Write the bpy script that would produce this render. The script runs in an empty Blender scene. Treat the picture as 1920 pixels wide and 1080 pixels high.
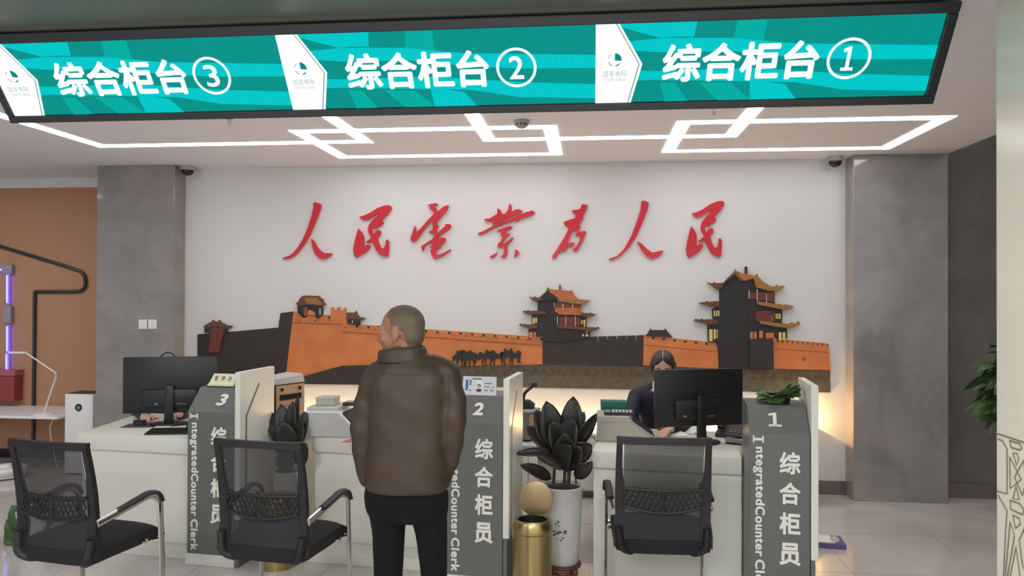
import bpy, bmesh, math, random
from mathutils import Vector, Matrix, Euler
random.seed(7)
SC = bpy.context.scene
COL = SC.collection
PI = math.pi
rad = math.radians

# ------------------------------------------------------------------ camera
FPX, YAW, PITCH, ROLL, EYE = 1412.0, rad(5.927), rad(0.503), rad(0.2325), 1.69
_f = Vector((-math.sin(YAW) * math.cos(PITCH), math.cos(YAW) * math.cos(PITCH), math.sin(PITCH)))
_r0 = Vector((math.cos(YAW), math.sin(YAW), 0))
_u0 = _r0.cross(_f)
_r = _r0 * math.cos(ROLL) + _u0 * math.sin(ROLL)
_u = _u0 * math.cos(ROLL) - _r0 * math.sin(ROLL)
cam_data = bpy.data.cameras.new('camera')
cam_data.sensor_width = 36.0
cam_data.lens = 36.0 * FPX / 1920.0
cam_data.clip_start = 0.05
cam = bpy.data.objects.new('camera', cam_data)
COL.objects.link(cam)
cam.matrix_world = Matrix(((_r.x, _u.x, -_f.x, 0), (_r.y, _u.y, -_f.y, 0), (_r.z, _u.z, -_f.z, EYE), (0, 0, 0, 1)))
SC.camera = cam

# ------------------------------------------------------------------ world, lights, exposure
SC.view_settings.view_transform = 'Standard'
SC.view_settings.look = 'None'
SC.view_settings.gamma = 1.0
SC.view_settings.exposure = 0.0
SC.view_settings.use_curve_mapping = False
world = bpy.data.worlds.new('world')
SC.world = world
world.use_nodes = True
bg = world.node_tree.nodes['Background']
bg.inputs[0].default_value = (0.78, 0.79, 0.84, 1)
bg.inputs[1].default_value = 1.25


def area(name, loc, rot, size, size_y, power, color=(1, 1, 1)):
    l = bpy.data.lights.new(name, 'AREA')
    l.shape = 'RECTANGLE'
    l.size, l.size_y, l.energy, l.color = size, size_y, power, color
    o = bpy.data.objects.new(name, l)
    o.location, o.rotation_euler = loc, rot
    COL.objects.link(o)
    return o


area('hall_lamp', (-2.8, 0.9, 2.80), (0, 0, 0), 0.6, 0.6, 66, (1.0, 0.99, 0.98))
area('hall_lamp', (0.4, 0.7, 2.80), (0, 0, 0), 0.6, 0.6, 66, (1.0, 0.99, 0.98))
area('hall_lamp', (-0.9, -1.6, 2.80), (0, 0, 0), 1.2, 1.2, 130, (1.0, 0.99, 0.98))
area('right_hall_lamp', (4.2, 4.4, 3.9), (0, 0, 0), 0.9, 0.9, 26, (1.0, 0.95, 0.86))
area('left_hall_lamp', (-6.0, 5.2, 2.80), (0, 0, 0), 0.8, 0.8, 28, (0.97, 0.95, 1.0))

# ------------------------------------------------------------------ pixel -> place helpers
CAMP = Vector((0, 0, EYE))


def ray(px, py):
    return _f + _r * ((px - 960) / FPX) - _u * ((py - 540) / FPX)


def at(px, py, Y):
    d = ray(px, py)
    return CAMP + d * (Y / d.y)


def atz(px, py, z):
    d = ray(px, py)
    return CAMP + d * ((z - EYE) / d.z)


def atplane(px, py, p0, n):
    d = ray(px, py)
    return CAMP + d * ((p0 - CAMP).dot(n) / d.dot(n))


# the line of counters is turned a little against the room
ROWA = rad(-5.7)
ROW0 = Vector((1.05, 4.13, 0))
RX = Vector((math.cos(ROWA), math.sin(ROWA), 0))
RY = Vector((-math.sin(ROWA), math.cos(ROWA), 0))


def row(x, y, z=0):
    return ROW0 + RX * x + RY * y + Vector((0, 0, z))


def rowpt(px, py, y):
    """point of a pixel on the row plane at depth y -> (x, z) in row coordinates"""
    p = atplane(px, py, ROW0 + RY * y, RY)
    return (p - ROW0).dot(RX), p.z


# ------------------------------------------------------------------ materials
def lin(c):
    c = c / 255.0
    return c / 12.92 if c <= 0.04045 else ((c + 0.055) / 1.055) ** 2.4


def rgb(r, g, b):
    return (lin(r), lin(g), lin(b), 1)


MATS = {}


def mat(name, col, rough=0.5, metal=0.0, var=0.0, scale=8.0, bump=0.0, bscale=60.0, emit=None, estr=1.0, spec=0.5, coat=0.0, stretch=None):
    if name in MATS:
        return MATS[name]
    m = bpy.data.materials.new(name)
    m.use_nodes = True
    nt = m.node_tree
    b = nt.nodes['Principled BSDF']
    b.inputs['Base Color'].default_value = col
    b.inputs['Roughness'].default_value = rough
    b.inputs['Metallic'].default_value = metal
    b.inputs['Specular IOR Level'].default_value = spec
    b.inputs['Coat Weight'].default_value = coat
    if emit:
        b.inputs['Emission Color'].default_value = emit
        b.inputs['Emission Strength'].default_value = estr
    tc = nt.nodes.new('ShaderNodeTexCoord')
    mp = nt.nodes.new('ShaderNodeMapping')
    nt.links.new(tc.outputs['Object'], mp.inputs['Vector'])
    if stretch:
        mp.inputs['Scale'].default_value = stretch
    if var > 0:
        n = nt.nodes.new('ShaderNodeTexNoise')
        n.inputs['Scale'].default_value = scale
        n.inputs['Detail'].default_value = 6
        nt.links.new(mp.outputs[0], n.inputs['Vector'])
        r = nt.nodes.new('ShaderNodeMapRange')
        r.inputs['From Min'].default_value = 0.3
        r.inputs['From Max'].default_value = 0.7
        r.inputs['To Min'].default_value = 1 - var
        r.inputs['To Max'].default_value = 1 + var
        nt.links.new(n.outputs['Fac'], r.inputs['Value'])
        mx = nt.nodes.new('ShaderNodeVectorMath')
        mx.operation = 'SCALE'
        mx.inputs[0].default_value = col[:3]
        nt.links.new(r.outputs[0], mx.inputs['Scale'])
        nt.links.new(mx.outputs[0], b.inputs['Base Color'])
    if bump > 0:
        n2 = nt.nodes.new('ShaderNodeTexNoise')
        n2.inputs['Scale'].default_value = bscale
        n2.inputs['Detail'].default_value = 4
        nt.links.new(mp.outputs[0], n2.inputs['Vector'])
        bp = nt.nodes.new('ShaderNodeBump')
        bp.inputs['Strength'].default_value = bump
        bp.inputs['Distance'].default_value = 0.01
        nt.links.new(n2.outputs['Fac'], bp.inputs['Height'])
        nt.links.new(bp.outputs[0], b.inputs['Normal'])
    MATS[name] = m
    return m


def emission(name, col, s=1.0, grid=0.0):
    if name in MATS:
        return MATS[name]
    m = bpy.data.materials.new(name)
    m.use_nodes = True
    nt = m.node_tree
    b = nt.nodes['Principled BSDF']
    b.inputs['Base Color'].default_value = (0, 0, 0, 1)
    b.inputs['Specular IOR Level'].default_value = 0.05
    b.inputs['Roughness'].default_value = 0.6
    b.inputs['Emission Color'].default_value = col
    b.inputs['Emission Strength'].default_value = s
    if grid:
        tc = nt.nodes.new('ShaderNodeTexCoord')
        ck = nt.nodes.new('ShaderNodeTexChecker')
        ck.inputs['Scale'].default_value = 1 / 0.007
        ck.inputs['Color1'].default_value = (1, 1, 1, 1)
        ck.inputs['Color2'].default_value = (1 - grid,) * 3 + (1,)
        nt.links.new(tc.outputs['Object'], ck.inputs['Vector'])
        mm = nt.nodes.new('ShaderNodeVectorMath')
        mm.operation = 'MULTIPLY'
        mm.inputs[0].default_value = col[:3]
        nt.links.new(ck.outputs['Color'], mm.inputs[1])
        nt.links.new(mm.outputs[0], b.inputs['Emission Color'])
    MATS[name] = m
    return m


def stone(name, c1, c2, rough, scale):
    m = mat(name, c1, rough, spec=0.6)
    nt = m.node_tree
    b = nt.nodes['Principled BSDF']
    tc = nt.nodes['Texture Coordinate']
    n = nt.nodes.new('ShaderNodeTexNoise')
    n.inputs['Scale'].default_value = scale
    n.inputs['Detail'].default_value = 8
    n.inputs['Roughness'].default_value = 0.62
    n.inputs['Distortion'].default_value = 1.6
    nt.links.new(tc.outputs['Object'], n.inputs['Vector'])
    r = nt.nodes.new('ShaderNodeValToRGB')
    r.color_ramp.elements[0].position = 0.3
    r.color_ramp.elements[0].color = c1
    r.color_ramp.elements[1].position = 0.75
    r.color_ramp.elements[1].color = c2
    nt.links.new(n.outputs['Fac'], r.inputs['Fac'])
    nt.links.new(r.outputs[0], b.inputs['Base Color'])
    return m


def mesh_fabric(name, col, alpha):
    m = bpy.data.materials.new(name)
    m.use_nodes = True
    nt = m.node_tree
    b = nt.nodes['Principled BSDF']
    b.inputs['Base Color'].default_value = col
    b.inputs['Roughness'].default_value = 0.7
    tc = nt.nodes.new('ShaderNodeTexCoord')
    w = nt.nodes.new('ShaderNodeTexWave')
    w.bands_direction = 'Z'
    w.inputs['Scale'].default_value = 70
    w.inputs['Distortion'].default_value = 0.6
    nt.links.new(tc.outputs['Object'], w.inputs['Vector'])
    r = nt.nodes.new('ShaderNodeMapRange')
    r.inputs['To Min'].default_value = alpha - 0.10
    r.inputs['To Max'].default_value = alpha + 0.10
    nt.links.new(w.outputs['Fac'], r.inputs['Value'])
    nt.links.new(r.outputs[0], b.inputs['Alpha'])
    MATS[name] = m
    return m


M_wall = mat('white_paint', rgb(222, 221, 220), 0.55, var=0.01, scale=2)
M_ceil = mat('ceiling_paint', rgb(230, 232, 242), 0.7)
M_greygreen = mat('dark_grey_green', rgb(92, 95, 86), 0.45)
M_pillar = stone('grey_stone', rgb(132, 128, 126), rgb(160, 155, 151), 0.09, 1.3)
M_darkstone = stone('dark_grey_stone', rgb(98, 95, 90), rgb(120, 115, 108), 0.10, 1.3)
M_floor = stone('floor_tile', rgb(186, 181, 177), rgb(212, 207, 202), 0.07, 0.9)
M_orange = mat('orange_paint', rgb(178, 132, 100), 0.6)
M_base = mat('baseboard_stone', rgb(112, 102, 98), 0.2)
M_black = mat('black_plastic', rgb(25, 25, 28), 0.42)
M_blackgloss = mat('black_gloss', rgb(22, 23, 25), 0.2)
M_bezel = mat('bezel_black', rgb(40, 46, 50), 0.35)
M_white = mat('white_lacquer', rgb(226, 227, 216), 0.28)
M_whitep = mat('white_plastic', rgb(232, 232, 230), 0.35)
M_kiosk = mat('kiosk_grey', rgb(104, 106, 103), 0.38)
M_groove = mat('groove_grey', rgb(120, 116, 114), 0.5)
M_letter = mat('white_letter', rgb(235, 236, 226), 0.4)
M_chrome = mat('chrome', rgb(205, 203, 200), 0.14, 1.0)
M_fabric = mat('black_fabric', rgb(22, 22, 23), 0.85, bump=0.25, bscale=400)
M_frame = mat('chair_black', rgb(24, 24, 26), 0.5)
M_meshfab = mesh_fabric('chair_mesh', rgb(40, 40, 42), 0.80)
M_red = mat('red_acrylic', rgb(206, 32, 48), 0.3)
M_strip = emission('strip_light', (1.0, 0.995, 0.99, 1), 7.5)
M_warm = emission('warm_strip', (1.0, 0.62, 0.28, 1), 26.0)
M_blue = emission('blue_tube', (0.10, 0.06, 1.0, 1), 3.0)
M_bluecore = emission('blue_tube_core', (0.30, 0.42, 1.0, 1), 2.0)
M_gold = mat('gold_steel', rgb(178, 160, 112), 0.28, 1.0)
M_goldin = mat('gold_lid', rgb(150, 130, 96), 0.4, 0.8)
M_leafdark = mat('dark_leaf', rgb(31, 30, 27), 0.42, var=0.25, scale=12)
M_leafgreen = mat('green_leaf', rgb(62, 92, 48), 0.45, var=0.25, scale=20)
M_stem = mat('stem_brown', rgb(60, 48, 36), 0.7)
M_soil = mat('soil', rgb(48, 38, 34), 0.9, bump=0.5, bscale=90)
M_porcelain = mat('porcelain', rgb(204, 203, 200), 0.18)
M_flower = mat('blue_flower', rgb(78, 80, 112), 0.4)
M_wood = mat('red_wood', rgb(92, 52, 36), 0.35, var=0.2, scale=14)
M_skin = mat('skin', rgb(148, 105, 82), 0.5, var=0.05, scale=20)
M_skinf = mat('skin_fair', rgb(206, 166, 144), 0.5)
M_hairshort = mat('cropped_hair', rgb(90, 77, 64), 0.6, var=0.08, scale=90)
M_hair = mat('dark_hair', rgb(52, 38, 32), 0.45, var=0.2, scale=60)
M_leather = mat('brown_leather', rgb(54, 41, 28), 0.55, var=0.12, scale=5, bump=0.25, bscale=22)
M_trouser = mat('black_trouser', rgb(11, 12, 14), 0.9, spec=0.25, bump=0.1, bscale=30)
M_navy = mat('navy_suit', rgb(30, 31, 50), 0.7)
M_darkcloth = mat('dark_cloth', rgb(38, 36, 42), 0.8)
M_beige = mat('machine_beige', rgb(176, 172, 160), 0.4)
M_greyp = mat('machine_grey', rgb(128, 127, 122), 0.4)
M_silver = mat('silver_plastic', rgb(190, 190, 186), 0.3)
M_green = mat('green_box', rgb(28, 104, 88), 0.5)
M_redp = mat('red_plastic', rgb(196, 40, 44), 0.4)
M_paper = mat('paper', rgb(238, 236, 230), 0.7)
M_ivory = mat('ivory_card', rgb(232, 232, 200), 0.5)
M_ink = mat('ink', rgb(60, 62, 66), 0.6)
M_inkblue = mat('ink_blue', rgb(70, 120, 180), 0.6)
M_purple = mat('purple_card', rgb(104, 84, 140), 0.5)
M_maroon = mat('maroon_box', rgb(142, 64, 66), 0.5)
M_panel = mat('partition_white', rgb(226, 222, 208), 0.16)
M_line = mat('line_grey', rgb(120, 112, 96), 0.5)
M_camwhite = mat('fixture_white', rgb(170, 166, 162), 0.4)
M_shoe = mat('shoe_leather', rgb(28, 26, 26), 0.3)
M_eye = mat('eye_dark', rgb(30, 24, 22), 0.15)


# ------------------------------------------------------------------ object helpers
def link(name, me, m, parent=None):
    o = bpy.data.objects.new(name, me)
    COL.objects.link(o)
    if m is not None:
        for x in (m if isinstance(m, (list, tuple)) else [m]):
            me.materials.append(x)
    if parent is not None:
        o.parent = parent
    return o


def obj(name, bm, m, parent=None, smooth=False, recalc=True):
    if recalc:
        bmesh.ops.recalc_face_normals(bm, faces=bm.faces)
    me = bpy.data.meshes.new(name)
    bm.to_mesh(me)
    bm.free()
    if smooth:
        for p in me.polygons:
            p.use_smooth = True
        if smooth != 'all':
            me.set_sharp_from_angle(angle=rad(35))
    return link(name, me, m, parent)


def tag(o, label, cat=None, group=None, kind=None):
    o['label'] = label
    if cat:
        o['category'] = cat
    if group:
        o['group'] = group
    if kind:
        o['kind'] = kind
    return o


def thing(name, label, cat, loc=(0, 0, 0), rotz=0.0, group=None):
    o = bpy.data.objects.new(name, None)
    o.empty_display_size = 0.1
    COL.objects.link(o)
    o.location = loc
    o.rotation_euler = (0, 0, rotz)
    return tag(o, label, cat, group)


def struct(name, bm, m, parent=None, smooth=False):
    o = obj(name, bm, m, parent, smooth)
    if parent is None:
        o['kind'] = 'structure'
    return o


def nb():
    return bmesh.new()


def box(bm, x0, x1, y0, y1, z0, z1, bev=0.0, seg=2):
    t = bmesh.new()
    v = [t.verts.new((x, y, z)) for x in (x0, x1) for y in (y0, y1) for z in (z0, z1)]
    for f in ((0, 1, 3, 2), (4, 6, 7, 5), (0, 4, 5, 1), (2, 3, 7, 6), (0, 2, 6, 4), (1, 5, 7, 3)):
        t.faces.new([v[i] for i in f])
    bmesh.ops.recalc_face_normals(t, faces=t.faces)
    if bev > 0:
        bmesh.ops.bevel(t, geom=list(t.edges), offset=bev, segments=seg, affect='EDGES', profile=0.5)
    merge(bm, t)
    return bm


def merge(bm, t, M=None):
    if M is not None:
        bmesh.ops.transform(t, matrix=M, verts=t.verts)
    me = bpy.data.meshes.new('tmp')
    t.to_mesh(me)
    t.free()
    bm.from_mesh(me)
    bpy.data.meshes.remove(me)


def prism(bm, pts, off, bev=0.0, mi=0):
    """closed polygon of 3D points pushed along the vector off; bev rounds its edges"""
    t = bmesh.new()
    off = Vector(off)
    a = [t.verts.new(p) for p in pts]
    b = [t.verts.new(Vector(p) + off) for p in pts]
    n = len(pts)
    t.faces.new(a)
    t.faces.new(list(reversed(b)))
    for i in range(n):
        j = (i + 1) % n
        t.faces.new((a[i], b[i], b[j], a[j]))
    bmesh.ops.recalc_face_normals(t, faces=t.faces)
    if bev > 0:
        bmesh.ops.bevel(t, geom=list(t.edges), offset=bev, segments=2, affect='EDGES', profile=0.5)
    for f in t.faces:
        f.material_index = mi
    merge(bm, t)


def flat(bm, pts, mi=0):
    f = bm.faces.new([bm.verts.new(p) for p in pts])
    f.material_index = mi
    return f


def tube(bm, pts, r, seg=10, cyclic=False, flatten=None):
    """round tube along a polyline; flatten=(w,h) gives a flat-oval section"""
    pts = [Vector(p) for p in pts]
    n = len(pts)
    rings = []
    prev = None
    for i, p in enumerate(pts):
        if cyclic:
            d = (pts[(i + 1) % n] - pts[i - 1]).normalized()
        else:
            d = (pts[min(i + 1, n - 1)] - pts[max(i - 1, 0)]).normalized()
        if prev is None:
            ref = Vector((0, 0, 1)) if abs(d.z) < 0.9 else Vector((1, 0, 0))
            s = d.cross(ref).normalized()
        else:
            s = (prev - d * prev.dot(d)).normalized()
        prev = s
        w = d.cross(s)
        rr = r[i] if isinstance(r, (list, tuple)) else r
        a, b = (rr, rr) if flatten is None else flatten
        rings.append([bm.verts.new(p + s * (a * math.cos(2 * PI * k / seg)) + w * (b * math.sin(2 * PI * k / seg))) for k in range(seg)])
    m = n if cyclic else n - 1
    for i in range(m):
        A, B = rings[i], rings[(i + 1) % n]
        for k in range(seg):
            bm.faces.new((A[k], A[(k + 1) % seg], B[(k + 1) % seg], B[k]))
    if not cyclic:
        bm.faces.new(list(reversed(rings[0])))
        bm.faces.new(rings[-1])
    return bm


def arc(c, r, a0, a1, n, ax=Vector((1, 0, 0)), ay=Vector((0, 0, 1))):
    return [Vector(c) + ax * (r * math.cos(a0 + (a1 - a0) * i / n)) + ay * (r * math.sin(a0 + (a1 - a0) * i / n)) for i in range(n + 1)]


def round_path(pts, r, n=5):
    """polyline with rounded corners"""
    pts = [Vector(p) for p in pts]
    out = [pts[0]]
    for i in range(1, len(pts) - 1):
        p = pts[i]
        a = (pts[i - 1] - p)
        b = (pts[i + 1] - p)
        ra = min(r, a.length * 0.49, b.length * 0.49)
        a.normalize()
        b.normalize()
        p0, p1 = p + a * ra, p + b * ra
        for k in range(n + 1):
            t = k / n
            out.append(p0 * (1 - t) ** 2 + p * (2 * t * (1 - t)) + p1 * t ** 2)
    out.append(pts[-1])
    return out


def lathe(bm, prof, c=(0, 0, 0), seg=40, mi=0):
    """profile of (radius, z); closed when it starts and ends on the axis"""
    c = Vector(c)
    rings = []
    for r, z in prof:
        if r < 1e-6:
            rings.append([bm.verts.new(c + Vector((0, 0, z)))])
        else:
            rings.append([bm.verts.new(c + Vector((r * math.cos(2 * PI * k / seg), r * math.sin(2 * PI * k / seg), z))) for k in range(seg)])
    for A, B in zip(rings, rings[1:]):
        for k in range(seg):
            k2 = (k + 1) % seg
            if len(A) == 1 and len(B) == 1:
                continue
            if len(A) == 1:
                f = bm.faces.new((A[0], B[k], B[k2]))
            elif len(B) == 1:
                f = bm.faces.new((A[k], A[k2], B[0]))
            else:
                f = bm.faces.new((A[k], A[k2], B[k2], B[k]))
            f.material_index = mi
    return bm


def ball(bm, c, r, u=16, v=10, M=None):
    t = bmesh.new()
    bmesh.ops.create_uvsphere(t, u_segments=u, v_segments=v, radius=1)
    rr = r if isinstance(r, (tuple, list)) else (r, r, r)
    mt = Matrix.Translation(Vector(c)) @ (M.to_4x4() if M else Matrix()) @ Matrix.Diagonal((*rr, 1))
    merge(bm, t, mt)


_dg = None


def text_bm(s, bold=0.0, spacing=1.0):
    """outline letters as a flat bmesh in the xy plane"""
    cu = bpy.data.curves.new('t', 'FONT')
    cu.body = s
    cu.size = 1.0
    cu.space_character = spacing
    cu.resolution_u = 4
    cu.fill_mode = 'BOTH'
    o = bpy.data.objects.new('t', cu)
    COL.objects.link(o)
    dg = bpy.context.evaluated_depsgraph_get()
    me = bpy.data.meshes.new_from_object(o.evaluated_get(dg))
    bm = bmesh.new()
    bm.from_mesh(me)
    bpy.data.meshes.remove(me)
    bpy.data.objects.remove(o)
    bpy.data.curves.remove(cu)
    if bold > 0:
        src = bpy.data.meshes.new('tmp')
        bm.to_mesh(src)
        for k in range(8):
            n0 = len(bm.verts)
            bm.from_mesh(src)
            bm.verts.ensure_lookup_table()
            for v in bm.verts[n0:]:
                v.co.x += bold * math.cos(k * PI / 4)
                v.co.y += bold * math.sin(k * PI / 4)
                v.co.z = .02 * (k + 1)
        bpy.data.meshes.remove(src)
    return bm


def one_bm():
    """figure 1 with a flag and a foot"""
    bm = bmesh.new()
    for q in ([(.30, 0), (.52, 0), (.52, 1), (.36, 1), (.30, .97)], [(.05, .80), (.10, .76), (.30, .83), (.30, .97), (.06, .92)], [(.04, 0), (.80, 0), (.80, .13), (.04, .13)]):
        bm.faces.new([bm.verts.new((x, y, 0)) for x, y in q])
    return bm


def serif_bm():
    """capital I with serifs"""
    bm = bmesh.new()
    for q in ([(.16, .1), (.34, .1), (.34, .9), (.16, .9)], [(0, 0), (.5, 0), (.5, .14), (0, .14)], [(0, .86), (.5, .86), (.5, 1), (0, 1)]):
        bm.faces.new([bm.verts.new((x, y, 0)) for x, y in q])
    return bm


def text_fit(bm, s, p0, ux, uy, w, h, thick=0.0, bold=0.0, spacing=1.0, rot=0, slant=0.0, mi=0):
    """letters of s stretched into the rectangle p0 + ux*w + uy*h; thick pushes them along ux x uy"""
    t = one_bm() if s == '1' else serif_bm() if s == 'I' else text_bm(s, bold, spacing)
    if not t.verts:
        t.free()
        return
    if rot:
        bmesh.ops.rotate(t, verts=t.verts, cent=(0, 0, 0), matrix=Matrix.Rotation(rad(rot), 3, 'Z'))
    xs = [v.co.x for v in t.verts]
    ys = [v.co.y for v in t.verts]
    x0, x1, y0, y1 = min(xs), max(xs), min(ys), max(ys)
    if thick > 0:
        r = bmesh.ops.extrude_face_region(t, geom=list(t.faces))
        for v in (g for g in r['geom'] if isinstance(g, bmesh.types.BMVert)):
            v.co.z += 1.0
    p0, ux, uy = Vector(p0), Vector(ux).normalized(), Vector(uy).normalized()
    n = ux.cross(uy)
    for v in t.verts:
        a = (v.co.x - x0) / max(x1 - x0, 1e-6)
        b = (v.co.y - y0) / max(y1 - y0, 1e-6)
        v.co = p0 + ux * (a * w + slant * b * h) + uy * (b * h) + n * (thick * v.co.z)
    for f in t.faces:
        f.material_index = mi
    merge(bm, t)


# ------------------------------------------------------------------ the setting
CEIL = 2.86
YW = 6.68          # back wall
YP = 6.49          # pillar fronts
ZX = Vector((1, 0, 0)); ZY = Vector((0, 1, 0)); ZZ = Vector((0, 0, 1))
XPL0, XPL1 = at(180, 600, YP).x, at(325, 600, YP).x
XPR0, XPR1 = at(1600, 600, YP).x, at(1778, 600, YP).x
YO = atz(30, 858, 0).y            # orange wall
struct('floor', box(nb(), -9, 6.5, -4, YO + 0.4, -0.1, 0.0), M_floor)
struct('ceiling', box(nb(), -9, XPR1, -4, YO + 0.4, CEIL, CEIL + 0.12), M_ceil)
struct('ceiling_upper', box(nb(), XPR1, 6.5, -4, YO + 0.4, 4.1, 4.2), M_ceil)
struct('wall_back', box(nb(), XPL0 - 0.0, XPR1, YW, YW + 0.12, 0, CEIL), M_wall)
struct('wall_back_right', box(nb(), XPR1, 6.5, YW + 0.02, YW + 0.14, 0.12, 4.1), M_darkstone)
struct('wall_right', box(nb(), 6.4, 6.5, -4, YW, 0, 4.1), M_darkstone)
struct('wall_left', box(nb(), -9, -8.9, -4, YO, 0, CEIL), M_wall)
zo = at(90, 352, YO).z
struct('wall_orange_left', box(nb(), -9, XPL0 + 0.3, YO, YO + 0.12, 0, zo), M_orange)
struct('wall_left_upper', box(nb(), -9, XPL0 + 0.3, YO, YO + 0.12, zo, CEIL), M_wall)
struct('pillar_left', box(nb(), XPL0, XPL1, YP, YO, 0, CEIL, 0.004, 1), M_pillar)
struct('pillar_right', box(nb(), XPR0, XPR1, YP, YW + 0.02, 0, CEIL, 0.004, 1), M_pillar)
struct('trim_1', box(nb(), XPR1 - 0.02, XPR1, -4, YP - 0.005, CEIL - 0.002, 4.1), M_wall)
bm = nb()
box(bm, XPL1, XPR0, YW - 0.015, YW, 0, 0.115)
box(bm, XPR1, 6.4, YW + 0.0, YW + 0.02, 0.0, 0.12)
struct('baseboard_back', bm, M_base)
bm = nb()
box(bm, -9, XPL0, YO - 0.015, YO, 0, 0.09)
struct('baseboard_left', bm, M_blackgloss)
# thin slabs in one even dark grey-green under the ceiling before the screen
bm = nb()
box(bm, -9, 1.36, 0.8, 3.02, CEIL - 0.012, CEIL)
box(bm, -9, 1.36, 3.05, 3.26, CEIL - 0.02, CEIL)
struct('trim_2', bm, M_greygreen)
# thin seams between the floor tiles
bm = nb()
for i in range(-9, 8):
    box(bm, i * 0.8 - 0.0015, i * 0.8 + 0.0015, -3, YW - 0.02, 0.0, 0.0006)
for j in range(-3, 9):
    box(bm, -8.5, 6.3, j * 0.8 - 0.0015, j * 0.8 + 0.0015, 0.0, 0.0006)
struct('trim_3', bm, mat('tile_seam', rgb(140, 134, 130), 0.3))

# white partition close on the right with its printed lattice
YPF = 2.9
XPF = at(1868, 600, YPF).x
part = struct('wall_partition_right', box(nb(), XPF, XPF + 0.14, -1.2, YPF, 0, CEIL - 0.002, 0.003, 1), M_panel)


def ppt(px, py):
    p = atplane(px, py, Vector((XPF, 0, 0)), ZX)
    return Vector((XPF - 0.001, p.y, p.z))


bm = nb()
for path, cyc in (([(1869, 812), (1940, 836)], False),
                  ([(1872, 823), (1881, 827), (1889, 842), (1889, 926), (1871, 921)], False),
                  ([(1872, 928), (1889, 958), (1886, 1000), (1882, 1090)], False),
                  ([(1894, 826), (1913, 832), (1917, 840), (1913, 844), (1897, 839)], True),
                  ([(1900, 849), (1908, 850), (1911, 860), (1907, 872)], True),
                  ([(1894, 857), (1916, 899), (1895, 916)], True),
                  ([(1920, 863), (1903, 895), (1918, 929), (1925, 900)], True),
                  ([(1906, 911), (1912, 936), (1900, 935)], True),
                  ([(1895, 938), (1912, 944), (1921, 955), (1918, 965), (1896, 955)], True),
                  ([(1900, 966), (1912, 972), (1914, 982), (1905, 991)], True),
                  ([(1895, 978), (1903, 1005), (1890, 1080), (1886, 1078)], True),
                  ([(1922, 990), (1912, 1012), (1918, 1060), (1926, 1085)], True),
                  ([(1906, 1025), (1914, 1085), (1894, 1085)], True)):
    P = [ppt(*q) for q in path]
    tube(bm, P, 0.0028, 6, cyc)
obj('printed_lattice', bm, M_line, part)

# ------------------------------------------------------------------ ceiling light strips
SW = 0.048         # half width


def strip_path(pts):
    """mitred flat band of light lying in the ceiling"""
    bm = nb()
    pts = [Vector((x, y)) for x, y in pts]
    n = len(pts)
    closed = (pts[0] - pts[-1]).length < 1e-6
    if closed:
        pts = pts[:-1]
        n -= 1
    L, R = [], []
    for i, p in enumerate(pts):
        dA = (pts[i] - pts[i - 1]).normalized() if (i > 0 or closed) else None
        dB = (pts[(i + 1) % n] - pts[i]).normalized() if (i < n - 1 or closed) else None
        if dA is None:
            dA = dB
        if dB is None:
            dB = dA
        nA, nB = Vector((-dA.y, dA.x)), Vector((-dB.y, dB.x))
        m = (nA + nB).normalized()
        k = SW / max(0.2, m.dot(nA))
        L.append(p + m * k)
        R.append(p - m * k)
    z0, z1 = CEIL - 0.0035, CEIL - 0.0004
    for i in range(n if closed else n - 1):
        j = (i + 1) % n
        prism(bm, [(L[i].x, L[i].y, z0), (R[i].x, R[i].y, z0), (R[j].x, R[j].y, z0), (L[j].x, L[j].y, z0)], (0, 0, z1 - z0))
    return bm


def cxy(px, py):
    p = atz(px, py, CEIL)
    return p.x, p.y


G = 'light strips in the ceiling'
xa = cxy(185, 272)[0]; ya = cxy(400, 270)[1]; xb = cxy(690, 268)[0]
tag(obj('strip_light', strip_path([(xa, 3.9), (xa, ya), (xb, ya), (xb, 3.9)]), M_strip), 'long hooked white light strip in the ceiling, its left end beside the left pillar', 'ceiling light', G)
x0, y0 = cxy(537, 247); x1, y1 = cxy(1050, 288); x1 -= 0.03; x0 = cxy(630, 292)[0] + 0.04
tag(obj('strip_light', strip_path([(x0, y0), (x1, y0), (x1, y1), (x0, y1), (x0, y0)]), M_strip), 'closed rectangle of white light strip in the ceiling above the first four red characters', 'ceiling light', G)
x0, y0 = cxy(917, 262); x1, _ = cxy(1368, 257)
tag(obj('strip_light', strip_path([(x0, 3.9), (x0, y0), (x1, y0), (x1, 3.9)]), M_strip), 'U-shaped white light strip linking the two closed rectangles in the ceiling', 'ceiling light', G)
x0, y0 = cxy(1260, 230); x1, y1 = cxy(1660, 277); x0 = cxy(1245, 285)[0] + 0.03
tag(obj('strip_light', strip_path([(x0, y0), (x1, y0), (x1, y1), (x0, y1), (x0, y0)]), M_strip), 'closed rectangle of white light strip in the ceiling nearest the right pillar', 'ceiling light', G)

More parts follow.
